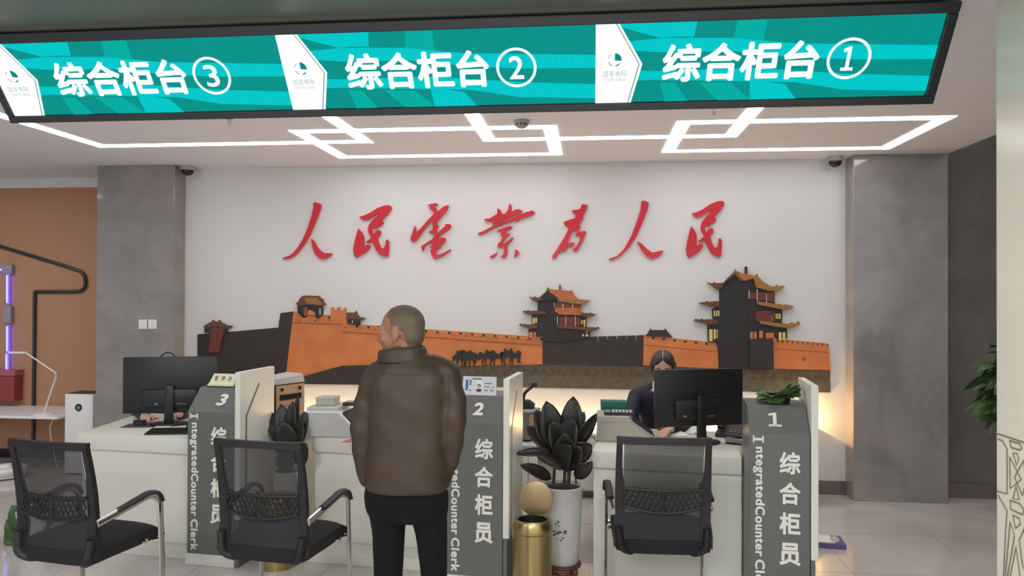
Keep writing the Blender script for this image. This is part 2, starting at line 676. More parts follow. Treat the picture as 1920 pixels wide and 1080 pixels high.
# sprinklers, smoke detector, dome cameras
for (px, py, lab) in ((430, 222, 'small chrome sprinkler head in the ceiling above the left pillar'), (1340, 200, 'small chrome sprinkler head in the ceiling under the right end of the screen')):
    p = atz(px, py, CEIL)
    t = thing('sprinkler', lab, 'sprinkler', (p.x, p.y, CEIL), 0, 'ceiling sprinklers')
    obj('mount', lathe(nb(), [(0, 0), (0.03, 0), (0.028, -0.006), (0.012, -0.012), (0, -0.012)], seg=20), M_chrome, t, True)
    bm = nb()
    tube(bm, [(0.010, 0, -0.008), (0.013, 0, -0.03), (0, 0, -0.045)], 0.0025, 6)
    tube(bm, [(-0.010, 0, -0.008), (-0.013, 0, -0.03), (0, 0, -0.045)], 0.0025, 6)
    tube(bm, [(0, 0, -0.008), (0, 0, -0.044)], 0.003, 6)
    obj('yoke', bm, M_chrome, t, True)
    obj('deflector', lathe(nb(), [(0, -0.043), (0.014, -0.044), (0.014, -0.047), (0, -0.047)], seg=16), M_chrome, t)
p = atz(978, 226, CEIL)
t = thing('smoke_detector', 'small round white smoke detector on the ceiling among the light strips', 'smoke detector', (p.x, p.y, CEIL))
obj('base', lathe(nb(), [(0, 0), (0.055, 0), (0.055, -0.014), (0.048, -0.02), (0, -0.02)], seg=32), M_camwhite, t, True)
obj('head', lathe(nb(), [(0, -0.02), (0.042, -0.02), (0.04, -0.038), (0.028, -0.05), (0, -0.052)], seg=32), M_camwhite, t, True)
bm = nb()
for k in range(10):
    q = bmesh.new()
    box(q, -0.006, 0.006, -0.0445, -0.0395, -0.036, -0.024)
    merge(bm, q, Matrix.Rotation(2 * PI * k / 10, 4, 'Z'))
obj('vent', bm, M_ink, t)
for (px, py, sx, lab) in ((352, 318, 1, 'black dome security camera under the ceiling beside the left pillar'), (1566, 302, -1, 'black dome security camera under the ceiling beside the right pillar')):
    p = at(px, py, YW - 0.12)
    t = thing('security_camera', lab, 'security camera', (p.x, YW - 0.12, CEIL), 0, 'dome cameras in the wall corners')
    obj('mount', lathe(nb(), [(0, 0), (0.065, 0), (0.065, -0.03), (0.06, -0.04), (0, -0.04)], seg=32), M_camwhite, t, True)
    obj('dome', lathe(nb(), [(0.052, -0.04)] + [(0.052 * math.cos(a), -0.045 - 0.045 * math.sin(a)) for a in [i * PI / 16 for i in range(8)]] + [(0, -0.09)], seg=32), M_blackgloss, t, 'all')

# ------------------------------------------------------------------ LED screen
YB = 3.30
zb = at(900, 200, YB).z
TB = rad(37)                                    # tilt from the vertical
SU = Vector((0, -math.sin(TB), math.cos(TB)))   # up along the face
SN = Vector((0, -math.cos(TB), -math.sin(TB)))  # face normal
SP0 = Vector((0, YB, zb))


def spt(px, py):
    p = atplane(px, py, SP0, SN)
    return Vector((p.x, (p - SP0).dot(SU)))


sr = spt(1754, 102).x; sl = spt(12, 180).x
st = 0.5 * (spt(60, 78).y + spt(1700, 28).y); sb = 0.5 * (spt(300, 209).y + spt(1700, 181).y)


def S(s, t, n=0.0):
    return SP0 + ZX * s + SU * t + SN * n


led = thing('led_screen', 'long black-framed electronic screen hung under the ceiling with green counter titles', 'screen', S((sl + sr) / 2, sb))
LO = Vector(led.location)
LM = Matrix.Translation(-LO)
B0, BT, BD = 0.036, 0.045, 0.10
fr = nb()
x0, x1, y0, y1 = sl - B0, sr + B0 + 0.006, sb - B0, st + BT


def sbox(bm, s0, s1, t0, t1, n0, n1, bev=0.0):
    t = bmesh.new()
    box(t, s0, s1, t0, t1, n0, n1, bev)
    M = Matrix(((1, SU.x, SN.x, SP0.x), (0, SU.y, SN.y, SP0.y), (0, SU.z, SN.z, SP0.z), (0, 0, 0, 1)))
    merge(bm, t, M)


sbox(fr, x0, x1, y0, sb, -BD, 0.014, 0.006)
sbox(fr, x0, x1, st, y1, -BD, 0.014, 0.006)
sbox(fr, x0, sl, sb, st, -BD, 0.014, 0.006)
sbox(fr, sr, x1, sb, st, -BD, 0.014, 0.006)
sbox(fr, sl, sr, sb, st, -BD, -0.012)
bmesh.ops.transform(fr, matrix=LM, verts=fr.verts)
obj('bezel', fr, M_bezel, led)
for xx in (sl + 0.5, (sl + sr) / 2, sr - 0.5):
    hb = nb()
    q = S(xx, (sb + st) / 2, -BD + 0.01)
    tube(hb, [q, Vector((q.x, q.y, CEIL))], 0.016, 10)
    bmesh.ops.transform(hb, matrix=LM, verts=hb.verts)
    obj('hanger', hb, M_bezel, led)
E_base = emission('led_teal', rgb(6, 150, 142), 1.0, 0.12)
E_cyan = emission('led_cyan', rgb(0, 205, 208), 1.0, 0.12)
E_mid = emission('led_mid', rgb(2, 178, 166), 1.0, 0.12)
E_white = emission('led_white', (1, 1, 1, 1), 1.25)
E_grey = emission('led_grey', rgb(120, 140, 140), 1.0)
E_logo = emission('led_logo_green', rgb(0, 140, 132), 1.0)
dm = nb()
flat(dm, [S(sl, sb, 0), S(sr, sb, 0), S(sr, st, 0), S(sl, st, 0)], 0)
W3 = (sr - sl) / 3
s_seg2 = sl + W3


def clip_poly(P):
    """clip a polygon of (s,t) to the lit area"""
    for ax, lim, keep in ((0, sl, 1), (0, sr, -1), (1, sb, 1), (1, st, -1)):
        out = []
        for i in range(len(P)):
            a, b = P[i - 1], P[i]
            ia, ib = (a[ax] - lim) * keep >= 0, (b[ax] - lim) * keep >= 0
            if ia != ib:
                k = (lim - a[ax]) / (b[ax] - a[ax])
                out.append(a + (b - a) * k)
            if ib:
                out.append(b)
        P = out
        if not P:
            return P
    return P


PAT = [(1, [(1560, 190), (1660, 188), (1800, 184), (2072, 180), (2075, 262), (1980, 262), (1900, 268), (1790, 240), (1680, 210)], 0),
       (2, [(2280, 176), (2432, 170), (2440, 270), (2470, 305), (2280, 275)], 0),
       (1, [(1920, 268), (2270, 268), (2620, 298), (3350, 308), (3350, 382), (2920, 384), (2620, 372), (2300, 340), (1920, 345), (1700, 330), (1700, 290)], 2),
       (1, [(1720, 440), (1920, 445), (2420, 428), (2920, 460), (3350, 472), (3350, 552), (2920, 545), (2660, 505), (2420, 500), (1920, 492), (1720, 500)], 0),
       (2, [(2160, 505), (2330, 508), (2460, 602), (2290, 606)], 0),
       (1, [(2420, 490), (2610, 515), (2690, 598), (2450, 603)], 0),
       (2, [(1960, 505), (2040, 508), (2130, 606), (2010, 610)], 0)]
lay = 0.0006
for k in range(3):
    for i, (mi, poly, _) in enumerate(PAT):
        P = [spt(x / 3.0, y / 3.0) + Vector(((k - 1) * W3, 0)) for x, y in poly]
        lo, hi = sl + k * W3, sl + (k + 1) * W3
        P = [Vector((min(max(q.x, lo), hi), q.y)) for q in P]
        P = clip_poly(P)
        if len(P) > 2:
            flat(dm, [S(q.x, q.y, lay * (i + 1)) for q in P], mi)
    # white pointed logo plate, taken from the middle one
    c = (k - 1) * W3
    H = st - sb
    pl = s_seg2 + c
    wp = spt(1180, 110).x - spt(1116, 110).x
    flat(dm, [S(pl, sb, 0.006), S(pl + wp * .96, sb, 0.006), S(pl + wp * 1.26, sb + H * .5, 0.006), S(pl + wp * .57, st, 0.006), S(pl, st, 0.006)], 3)
    prevs = None
    for (e0, e1, mi, n) in ((0.0, 0.035, 4, 0.0066), (0.035, 0.11, 3, 0.0066)):
        Lr = [(wp * (.96 + e0), 0), (wp * (1.26 + e0), .5), (wp * (.57 + e0), 1)]
        Rr = [(wp * (.96 + e1), 0), (wp * (1.26 + e1), .5), (wp * (.57 + e1), 1)]
        for a in (0, 1):
            flat(dm, [S(pl + Lr[a][0], sb + H * Lr[a][1], n), S(pl + Rr[a][0], sb + H * Rr[a][1], n), S(pl + Rr[a + 1][0], sb + H * Rr[a + 1][1], n), S(pl + Lr[a + 1][0], sb + H * Lr[a + 1][1], n)], mi)
    # globe emblem: green half and curved bands
    gc, gr = Vector((pl + wp * .56, sb + H * .56)), H * .085
    half = [gc + Vector((gr * math.sin(a), gr * math.cos(a))) for a in [i * 1.75 / 8 for i in range(9)]] + [gc + Vector((gr * .0, -gr * .1))]
    flat(dm, [S(q.x, q.y, 0.0074) for q in half], 5)
    low = [gc + Vector((gr * math.sin(a), gr * math.cos(a))) for a in [2.05 + i * 1.1 / 6 for i in range(7)]] + [gc + Vector((gr * x, gr * y)) for x, y in ((.3, -.72), (.6, -.6))]
    flat(dm, [S(q.x, q.y, 0.0074) for q in low], 5)
    lf = [gc + Vector((gr * math.sin(a), gr * math.cos(a))) for a in [3.5 + i * .9 / 6 for i in range(7)]] + [gc + Vector((gr * .86 * math.sin(a), gr * .86 * math.cos(a))) for a in [4.4 - i * .9 / 6 for i in range(7)]]
    flat(dm, [S(q.x, q.y, 0.0074) for q in lf], 4)
    lf = [gc + Vector((gr * math.sin(a), gr * math.cos(a))) for a in [4.9 + i * .9 / 6 for i in range(7)]] + [gc + Vector((gr * .9 * math.sin(a), gr * .9 * math.cos(a))) for a in [5.8 - i * .9 / 6 for i in range(7)]]
    flat(dm, [S(q.x, q.y, 0.0074) for q in lf], 4)
bmesh.ops.transform(dm, matrix=LM, verts=dm.verts)
obj('display', dm, [E_base, E_cyan, E_mid, E_white, E_grey, E_logo], led, recalc=False)
a = spt(1240, 150); b = spt(1532, 82)
base_s = a.x - (sl + 2 * W3)
wtxt = spt(1532, 118).x - spt(1240, 118).x
th = spt(1385, 78).y - spt(1385, 150).y
tb = spt(1385, 150).y
for k in range(3):
    tm = nb()
    tg = nb()
    p0 = sl + k * W3
    text_fit(tm, '综合柜台', S(p0 + base_s, tb, 0.006), ZX, SU, wtxt, th, bold=0.032)
    cc = spt(1591, 109)
    cx_, r_ = p0 + (cc.x - sl - 2 * W3), (spt(1632, 109).x - spt(1550, 109).x) / 2
    n = 40
    for i in range(n):
        a0, a1 = 2 * PI * i / n, 2 * PI * (i + 1) / n
        flat(tm, [S(cx_ + q * math.cos(z), cc.y + q * math.sin(z), 0.006) for q, z in ((r_, a0), (r_, a1), (r_ * .87, a1), (r_ * .87, a0))])
    text_fit(tm, str(3 - k), S(cx_ - r_ * (.36 if k < 2 else .3), cc.y - r_ * .58, 0.006), ZX, SU, r_ * (.72 if k < 2 else .56), r_ * 1.16, bold=0.012)
    pl = sl + k * W3
    text_fit(tg, '国家电网', S(pl + wp * .22, sb + H * .345, 0.0076), ZX, SU, wp * .68, H * .075, bold=0.0)
    text_fit(tg, 'STATE GRID', S(pl + wp * .24, sb + H * .285, 0.0076), ZX, SU, wp * .64, H * .04, bold=0.0)
    bmesh.ops.transform(tm, matrix=LM, verts=tm.verts)
    bmesh.ops.transform(tg, matrix=LM, verts=tg.verts)
    obj('title_lettering', tm, E_white, led, recalc=False)
    obj('emblem_lettering', tg, E_grey, led, recalc=False)

# ------------------------------------------------------------------ red characters on the back wall
def wpt(px, py, Y=YW - 0.03):
    return at(px, py, Y)


def calligraphy(polys, label, group='red brush-style characters on the white wall'):
    bm = nb()
    for P in polys:
        q = [wpt(*p) for p in P]
        prism(bm, q, (0, 0.029, 0), 0.0)
    o = obj('wall_character', bm, M_red)
    c = sum((v.co for v in o.data.vertices), Vector()) / len(o.data.vertices)
    c.y = YW
    o.data.transform(Matrix.Translation(-c))
    o.location = c
    return tag(o, label, 'lettering', group)


def cr(P, ox, oy, k, sx=0.0, sy=0.0):
    return [(ox + x / k + sx, oy + y / k + sy) for x, y in P]


ren1 = [[(322, 120), (340, 118), (365, 130), (363, 150), (345, 200), (320, 260), (300, 305), (270, 355), (240, 395), (215, 420), (185, 434), (150, 438), (150, 430), (185, 418), (205, 405), (235, 370), (265, 320), (290, 260), (310, 200), (322, 150)],
        [(308, 322), (325, 335), (340, 365), (360, 390), (385, 405), (425, 403), (425, 412), (400, 432), (375, 438), (350, 430), (330, 405), (318, 370)]]
ren2 = [[(730, 110), (745, 107), (770, 120), (765, 155), (740, 220), (700, 310), (660, 370), (615, 415), (575, 438), (545, 442), (548, 434), (590, 420), (630, 380), (670, 310), (705, 220), (725, 160)],
        [(706, 338), (730, 350), (760, 380), (790, 400), (850, 388), (848, 398), (820, 425), (790, 435), (760, 425), (735, 395), (718, 365)]]
min_ = [[(195, 300), (260, 285), (370, 235), (470, 170), (590, 125), (670, 122), (697, 150), (680, 200), (620, 280), (540, 350), (572, 390), (540, 430), (450, 480), (380, 480), (385, 510), (412, 575), (450, 525), (490, 508), (530, 530), (520, 580), (475, 630), (490, 690), (530, 780), (570, 800), (600, 750), (612, 665), (630, 655), (658, 690), (655, 800), (640, 925), (580, 915), (510, 890), (450, 810), (400, 690), (310, 708), (300, 690), (375, 640), (375, 610), (335, 550), (328, 490), (350, 420), (400, 360), (480, 290), (525, 245), (450, 270), (340, 340), (270, 355), (215, 330)],
        [(180, 485), (230, 540), (262, 600), (270, 690), (260, 770), (310, 740), (365, 745), (355, 790), (290, 860), (210, 900), (150, 940), (115, 910), (98, 820), (125, 680), (150, 580)]]
dian = [[(345, 122), (400, 100), (480, 88), (505, 103), (450, 145), (490, 185), (505, 220), (600, 135), (665, 118), (672, 150), (640, 210), (560, 300), (490, 385), (490, 430), (515, 440), (485, 510), (490, 530), (465, 570), (400, 565), (365, 540), (375, 520), (420, 515), (430, 440), (412, 400), (435, 365), (410, 360), (330, 450), (230, 590), (160, 680), (110, 695), (78, 660), (90, 600), (145, 440), (162, 480), (170, 550), (230, 490), (340, 360), (440, 260), (445, 235), (385, 175), (395, 140)],
        [(455, 590), (560, 500), (625, 440), (612, 418), (690, 415), (712, 440), (690, 490), (600, 550), (475, 640), (600, 625), (630, 645), (610, 700), (530, 790), (460, 860), (475, 890), (530, 890), (600, 860), (700, 805), (708, 822), (600, 900), (520, 940), (460, 965), (420, 930), (390, 840), (375, 825), (405, 820), (410, 790), (378, 775), (425, 750), (425, 700), (350, 720), (285, 770), (290, 800), (265, 845), (250, 800), (245, 755), (275, 745), (350, 690), (420, 650)]]
ye = [[(235, 330), (300, 335), (360, 300), (432, 258), (435, 185), (455, 172), (480, 195), (515, 262), (560, 250), (600, 200), (620, 105), (640, 103), (655, 130), (658, 225), (710, 190), (770, 182), (820, 205), (815, 235), (740, 265), (600, 325), (480, 380), (360, 420), (355, 400), (395, 370), (385, 345), (330, 375), (270, 370), (240, 350)],
      [(130, 560), (200, 530), (400, 430), (600, 355), (790, 270), (900, 225), (980, 203), (1020, 235), (1000, 265), (900, 300), (800, 325), (780, 350), (740, 380), (725, 365), (735, 345), (600, 390), (400, 465), (250, 545), (150, 590)],
      [(430, 515), (520, 480), (640, 440), (672, 460), (660, 480), (600, 505), (570, 520), (570, 545), (590, 565), (640, 570), (590, 610), (555, 640), (500, 715), (560, 710), (620, 660), (670, 618), (688, 630), (650, 680), (590, 735), (590, 775), (595, 860), (580, 915), (540, 945), (500, 935), (485, 915), (515, 905), (535, 860), (545, 775), (500, 770), (465, 788), (438, 770), (445, 725), (490, 680), (525, 620), (490, 600), (485, 575), (515, 530), (440, 530)],
      [(440, 845), (415, 900), (360, 950), (315, 925), (350, 900), (410, 870)],
      [(710, 805), (760, 830), (775, 865), (745, 910), (700, 930), (690, 910), (712, 880)]]
wei = [[(590, 108), (670, 110), (675, 140), (650, 210), (600, 290), (615, 325), (545, 430), (570, 460), (545, 500), (530, 540), (650, 520), (652, 560), (600, 680), (520, 835), (450, 840), (450, 820), (500, 770), (550, 680), (570, 590), (490, 598), (510, 550), (505, 505), (450, 515), (420, 570), (370, 700), (400, 715), (475, 700), (450, 770), (365, 755), (340, 835), (250, 835), (170, 950), (125, 945), (130, 910), (200, 810), (300, 650), (385, 490), (370, 465), (320, 430), (310, 380), (400, 350), (480, 325), (495, 280), (440, 220), (435, 195), (500, 195), (560, 180)]]
K8 = 8.308
calligraphy([cr(P, 480, 340, 3) for P in ren1], 'two-stroke red character on the white wall, first of the row above the low fort tower')
calligraphy([cr(P, 650, 370, K8) for P in min_], 'second red character from the left on the white wall, above the standing man')
calligraphy([cr(P, 760, 370, K8) for P in dian], 'third red character from the left on the white wall, slanting strokes and a long hook')
calligraphy([cr(P, 880, 370, K8) for P in ye], 'middle red character of the seven, with two long rising bars and loose dots')
calligraphy([cr(P, 1020, 370, K8) for P in wei], 'narrow slanting red character above the middle fort tower, fifth of the row')
calligraphy([cr(P, 960, 340, 3) for P in ren2], 'two-stroke red character on the white wall between the two tall fort towers')
calligraphy([[(x + 624.6, 377 + (y - 385) * 1.085) for x, y in cr(P, 650, 370, K8)] for P in min_], 'last red character of the row on the white wall, above the tallest fort tower')

# ------------------------------------------------------------------ fort cut-out on the back wall
N_ = lambda n, c, v=0.12, sc=30: mat(n, c, 0.55, var=v, scale=sc)
P_or = N_('print_orange', rgb(208, 124, 68), 0.10, 6)
P_or2 = N_('print_orange_line', rgb(168, 92, 46), 0.08)
P_dk = N_('print_dark', rgb(52, 46, 44), 0.15, 5)
P_bk = N_('print_black', rgb(40, 36, 38), 0.10, 5)
P_gr = N_('print_ground', rgb(84, 74, 58), 0.35, 26)
P_gr2 = N_('print_road', rgb(92, 86, 74), 0.2, 26)
P_rf = N_('print_roof', rgb(158, 112, 52), 0.2, 40)
P_rfo = N_('print_roof_orange', rgb(186, 104, 56), 0.15, 40)
P_ev = N_('print_eaves', rgb(104, 66, 42), 0.2, 40)
P_rd = N_('print_red', rgb(112, 52, 40), 0.2, 40)
P_yl = N_('print_yellow', rgb(226, 206, 110), 0.05)
P_wh = N_('print_pale', rgb(206, 190, 176), 0.05)
PM = [P_or, P_or2, P_dk, P_bk, P_gr, P_gr2, P_rf, P_rfo, P_ev, P_rd, P_yl, P_wh]
OR, OR2, DK, BK, GR, GR2, RF, RFO, EV, RD, YL, WH = range(12)
mural = thing('wall_mural', 'cut-out panorama of an orange fort wall with towers mounted on the white wall', 'mural', (at(960, 700, YW).x, YW, at(960, 700, YW).z))
MURM = Matrix.Translation(-Vector(mural.location))


def mural_part(name, items, d0=0.034):
    """items: (material, polygon in picture coordinates of the wall plane); later ones lie on top"""
    bm = nb()
    for i, (mi, P) in enumerate(items):
        d = d0 + (0.0006 if len(items) < 40 else 0.0002) * i
        prism(bm, [wpt(x, y, YW - d) for x, y in P], (0, d, 0), 0, mi)
    bmesh.ops.transform(bm, matrix=MURM, verts=bm.verts)
    return obj(name, bm, PM, mural)


def R(x0, y0, x1, y1):
    return [(x0, y0), (x1, y0), (x1, y1), (x0, y1)]


def battlement(xa, ya, xb, yb, n, d=6.5, fr=.2):
    """upright merlons along a wall top, with dark gaps between them"""
    W.append((DK, [(xa, ya + 1.3), (xb, yb + 1.3), (xb, yb + d - .3), (xa, ya + d - .3)]))
    for i in range(n):
        t0, t1 = i / n, (i + 1 - fr) / n
        W.append((OR, [(xa + (xb - xa) * t0, ya + (yb - ya) * t0), (xa + (xb - xa) * t1, ya + (yb - ya) * t1), (xa + (xb - xa) * t1, ya + (yb - ya) * t1 + d + .5), (xa + (xb - xa) * t0, ya + (yb - ya) * t0 + d + .5)]))


W = []
W.append((GR, [(536, 718), (540, 700), (700, 684), (850, 686), (1017, 682), (1210, 685), (1347, 690), (1556, 694), (1557, 736), (1440, 735), (1210, 731), (1000, 727), (700, 722)]))
W.append((GR2, [(700, 712), (1000, 705), (1240, 708), (1557, 716), (1557, 736), (1210, 731), (1000, 727), (700, 722)]))
W.append((DK, [(370, 718), (370, 627), (432, 622), (522, 614), (523, 603), (526, 587), (551, 584), (549, 620), (534, 720)]))
W.append((DK, [(566, 585), (620, 592), (620, 604), (566, 604)]))
W.append((OR, [(549, 594), (620, 598.5), (649, 600), (656, 600), (656, 613), (1018, 638.5), (1018, 683), (850, 686), (700, 684), (640, 686), (600, 697), (560, 708), (535, 714)]))
for q in ([(550, 586), (567, 584), (568, 596), (549, 596)], [(575, 594), (577, 584), (590, 586), (592, 599), (575, 598)], [(597, 597), (599, 590), (615, 591), (616, 600), (597, 600)], [(619, 598), (620, 581), (649, 582), (649, 602), (619, 600)], [(620, 576), (626, 576), (627, 582), (620, 582)], [(632, 576), (638, 576), (639, 582), (631, 582)], [(644, 577), (649, 577), (649, 583), (643, 583)]):
    W.append((OR, q))
battlement(650, 606.8, 1017, 632, 17)
W.append((DK, [(535, 714), (560, 708), (600, 697), (640, 686), (700, 684), (760, 685), (760, 722), (650, 721), (534, 720)]))
W.append((OR2, [(549, 604), (640, 607), (640, 609), (549, 606)]))
W.append((OR2, [(641, 621), (800, 631), (1017, 646), (1017, 648), (800, 633), (641, 623)]))
W.append((DK, [(1017, 633), (1060, 634), (1120, 631), (1120, 640), (1122, 640), (1122, 631), (1138, 630.5), (1138, 637), (1140, 637), (1140, 630.5), (1156, 630), (1156, 636), (1158, 636), (1158, 630), (1174, 629.5), (1174, 637), (1176, 637), (1176, 629.5), (1192, 629), (1192, 637), (1194, 637), (1194, 629), (1210, 628), (1208, 686), (1017, 683)]))
battlement(1207, 628, 1347, 643, 7, 6.5, .22)
W.append((OR, [(1207, 634.5), (1347, 649.5), (1347, 691), (1206, 685)]))
W.append((OR2, [(1207, 646), (1347, 659), (1347, 661), (1207, 648)]))
battlement(1450, 635, 1553, 644, 11, 6, .22)
W.append((OR, [(1450, 641), (1554, 650), (1557, 694), (1451, 691)]))
W.append((OR2, [(1450, 653), (1554, 660), (1554, 662), (1450, 655)]))
W.append((OR2, R(1504, 670, 1511, 677)))
for i in range(16):
    x = 560 + i * 28.5
    y = 600 if x < 640 else 612 + (x - 640) * .066
    W.append((OR2, R(x, y, x + 2, y + 3)))
mural_part('fort_wall', W, 0.012)
mural_part('corner_tower', [(DK, [(383, 624), (383, 612), (427, 611), (424, 624)]),
                            (EV, [(381, 612), (390, 606), (397, 603), (398, 600), (400, 603), (409, 603), (410, 600), (412, 604), (424, 610), (434, 611), (430, 616), (420, 614), (398, 612), (384, 617)]),
                            (RD, [(396, 615), (421, 615), (414, 640), (410, 661), (391, 661), (394, 640)]),
                            (DK, R(406, 622, 409, 629))])
mural_part('pavilion', [(BK, [(557, 571), (604, 572), (604, 590), (597, 597), (592, 596), (590, 586), (577, 584), (566, 594), (558, 586)]),
                        (RFO, R(570, 576, 571.5, 592)), (RFO, R(573, 576, 575, 592)), (WH, R(599, 578, 601, 590)),
                        (OR, [(577, 582), (582, 581), (590, 586), (591, 590), (577, 590)]),
                        (EV, [(554, 570), (560, 564), (563, 558), (569, 554), (597, 555), (602, 561), (604, 560), (605, 566), (610, 571), (603, 573), (575, 571), (560, 574)]),
                        (RF, [(574, 569), (570, 558), (596, 558), (604, 571), (600, 572)])])
mural_part('pavilion', [(BK, [(651, 598), (674, 598), (674, 610), (651, 607)]), (WH, R(660, 600, 661.5, 606)),
                        (EV, [(650, 586), (665, 586), (667, 583), (669, 589), (674, 595), (684, 596), (679, 601), (664, 598), (650, 598)])])
mural_part('pavilion', [(DK, [(1211, 630), (1219, 618), (1220, 616), (1222, 619), (1246, 619), (1248, 616), (1251, 621), (1261, 632), (1240, 631)])])


def t7(P):
    return [(960 + x / 6.354, 530 + y / 6.354) for x, y in P]


def t6(P):
    return [(1290 + x / 5.143, 490 + y / 5.143) for x, y in P]


def R7(x0, y0, x1, y1):
    return t7(R(x0, y0, x1, y1))


def R6(x0, y0, x1, y1):
    return t6(R(x0, y0, x1, y1))


T = [(BK, t7([(305, 200), (420, 90), (520, 160), (540, 230), (820, 260), (820, 380), (885, 400), (885, 540), (930, 560), (930, 650), (700, 700), (370, 700), (370, 640), (200, 640), (195, 560), (240, 530), (235, 390), (305, 370)]))]
T += [(OR, R7(205, 590, 248, 660)), (OR, R7(262, 590, 285, 650)), (YL, R7(248, 418, 270, 490)), (YL, R7(278, 418, 298, 475)),
      (YL, R7(824, 448, 840, 495)), (YL, R7(852, 445, 874, 495)), (YL, R7(855, 500, 872, 525)), (YL, R7(838, 615, 858, 640)), (YL, R7(878, 615, 910, 642)), (YL, R7(884, 550, 900, 600))]
T += [(RD, R7(520, 240, 820, 300)), (RFO, R7(510, 300, 820, 350)), (RD, R7(560, 410, 640, 510)), (RD, R7(650, 410, 750, 515)), (RD, R7(765, 420, 815, 515))]
T += [(WH, R7(600, 250, 612, 295)), (WH, R7(718, 255, 730, 300)), (WH, R7(636, 395, 644, 515)), (WH, R7(752, 400, 760, 520)), (WH, R7(536, 400, 544, 500)), (WH, R7(500, 235, 508, 290)), (EV, R7(505, 410, 512, 490)), (EV, R7(500, 590, 510, 650)), (EV, R7(660, 600, 668, 660)), (EV, R7(770, 600, 778, 660))]
T += [(EV, t7([(205, 165), (250, 178), (270, 160), (280, 175), (330, 178), (305, 238), (250, 212)])),
      (EV, t7([(125, 345), (150, 330), (160, 342), (200, 325), (205, 338), (305, 332), (405, 350), (405, 372), (200, 385)])),
      (EV, t7([(80, 500), (100, 490), (150, 500), (155, 485), (165, 500), (300, 500), (300, 545), (190, 548)])),
      (RFO, t7([(515, 340), (820, 355), (820, 388), (560, 378)])), (EV, t7([(820, 355), (920, 365), (930, 355), (980, 375), (998, 372), (980, 385), (890, 412), (820, 390)])),
      (EV, t7([(540, 508), (885, 530), (1010, 535), (1020, 525), (1045, 542), (930, 585), (830, 560), (550, 540)])),
      (EV, t7([(305, 200), (330, 170), (405, 105), (425, 50), (440, 75), (530, 150), (545, 200), (520, 190), (430, 110), (360, 195), (405, 205), (305, 215)])),
      (BK, t7([(330, 190), (425, 95), (520, 165), (540, 210), (400, 210)])),
      (RF, t7([(428, 75), (705, 98), (708, 88), (720, 105), (740, 150), (790, 195), (850, 205), (860, 190), (868, 205), (905, 205), (912, 192), (920, 208), (870, 250), (825, 258), (700, 245), (555, 215), (540, 170), (450, 115)])),
      (RFO, t7([(440, 80), (705, 100), (740, 160), (800, 215), (600, 190), (540, 165), (460, 115)])),
      (BK, t7([(562, 85), (566, 20), (574, 20), (578, 85)]))]
mural_part('gate_tower', T)
T = [(BK, t6([(305, 270), (370, 180), (460, 90), (630, 165), (640, 250), (835, 290), (835, 400), (910, 460), (905, 590), (955, 640), (955, 740), (822, 760), (828, 1040), (300, 1030), (285, 780), (195, 780), (190, 600), (240, 570), (235, 460), (305, 430)]))]
T += [(YL, R6(205, 655, 237, 770)), (YL, R6(248, 655, 268, 750)), (YL, R6(278, 660, 286, 740)), (YL, R6(248, 475, 262, 530)), (YL, R6(271, 475, 283, 528)), (YL, R6(291, 475, 303, 526)),
      (YL, R6(852, 505, 867, 555)), (YL, R6(876, 505, 892, 555)), (YL, R6(838, 505, 845, 550)), (YL, R6(876, 685, 902, 760)), (YL, R6(914, 685, 938, 758)),
      (OR, R6(602, 680, 626, 750)), (OR, R6(636, 680, 662, 750)), (OR, R6(688, 670, 722, 740)), (OR, R6(752, 690, 830, 742)), (OR, R6(820, 740, 850, 790))]
T += [(RD, R6(598, 300, 660, 360)), (RD, R6(674, 300, 752, 380)), (RD, R6(764, 300, 828, 390)), (RD, R6(655, 480, 800, 580)), (RD, R6(815, 500, 840, 580)),
      (WH, R6(586, 280, 594, 360)), (WH, R6(664, 270, 672, 380)), (WH, R6(753, 315, 761, 395)), (EV, R6(612, 450, 620, 540)), (EV, R6(640, 450, 648, 560)), (WH, R6(805, 520, 810, 580))]
T += [(EV, t6([(190, 200), (230, 215), (262, 200), (268, 212), (350, 205), (370, 180), (330, 250), (290, 275)])),
      (EV, t6([(110, 400), (130, 395), (180, 392), (185, 380), (195, 390), (305, 382), (305, 435), (220, 440)])),
      (EV, t6([(60, 570), (75, 555), (130, 562), (138, 550), (145, 562), (210, 560), (290, 570), (290, 605), (190, 612)])),
      (RF, t6([(665, 385), (835, 405), (860, 425), (880, 410), (940, 428), (945, 415), (1010, 430), (1028, 438), (925, 465), (860, 455), (670, 415)])),
      (RF, t6([(690, 570), (900, 600), (990, 605), (1000, 590), (1060, 605), (1070, 580), (1085, 605), (975, 645), (850, 630), (695, 600)])),
      (RF, t6([(450, 110), (458, 75), (470, 105), (660, 140), (668, 120), (680, 150), (730, 200), (800, 240), (860, 240), (865, 225), (875, 245), (920, 235), (935, 245), (860, 285), (780, 285), (660, 250), (632, 165), (545, 190), (500, 160)])),
      (RFO, t6([(490, 110), (655, 140), (630, 160), (550, 178), (510, 150)])),
      (EV, t6([(455, 100), (500, 165), (545, 192), (500, 185), (455, 125), (370, 195), (380, 170)])),
      (BK, t6([(558, 115), (556, 50), (572, 50), (572, 120)])),
      (DK, t6([(600, 750), (822, 740), (828, 1035), (600, 1030)]))]
mural_part('gate_tower', T)


def tc12(P):
    return [(840 + x / 12.0, 640 + y / 12.0) for x, y in P]


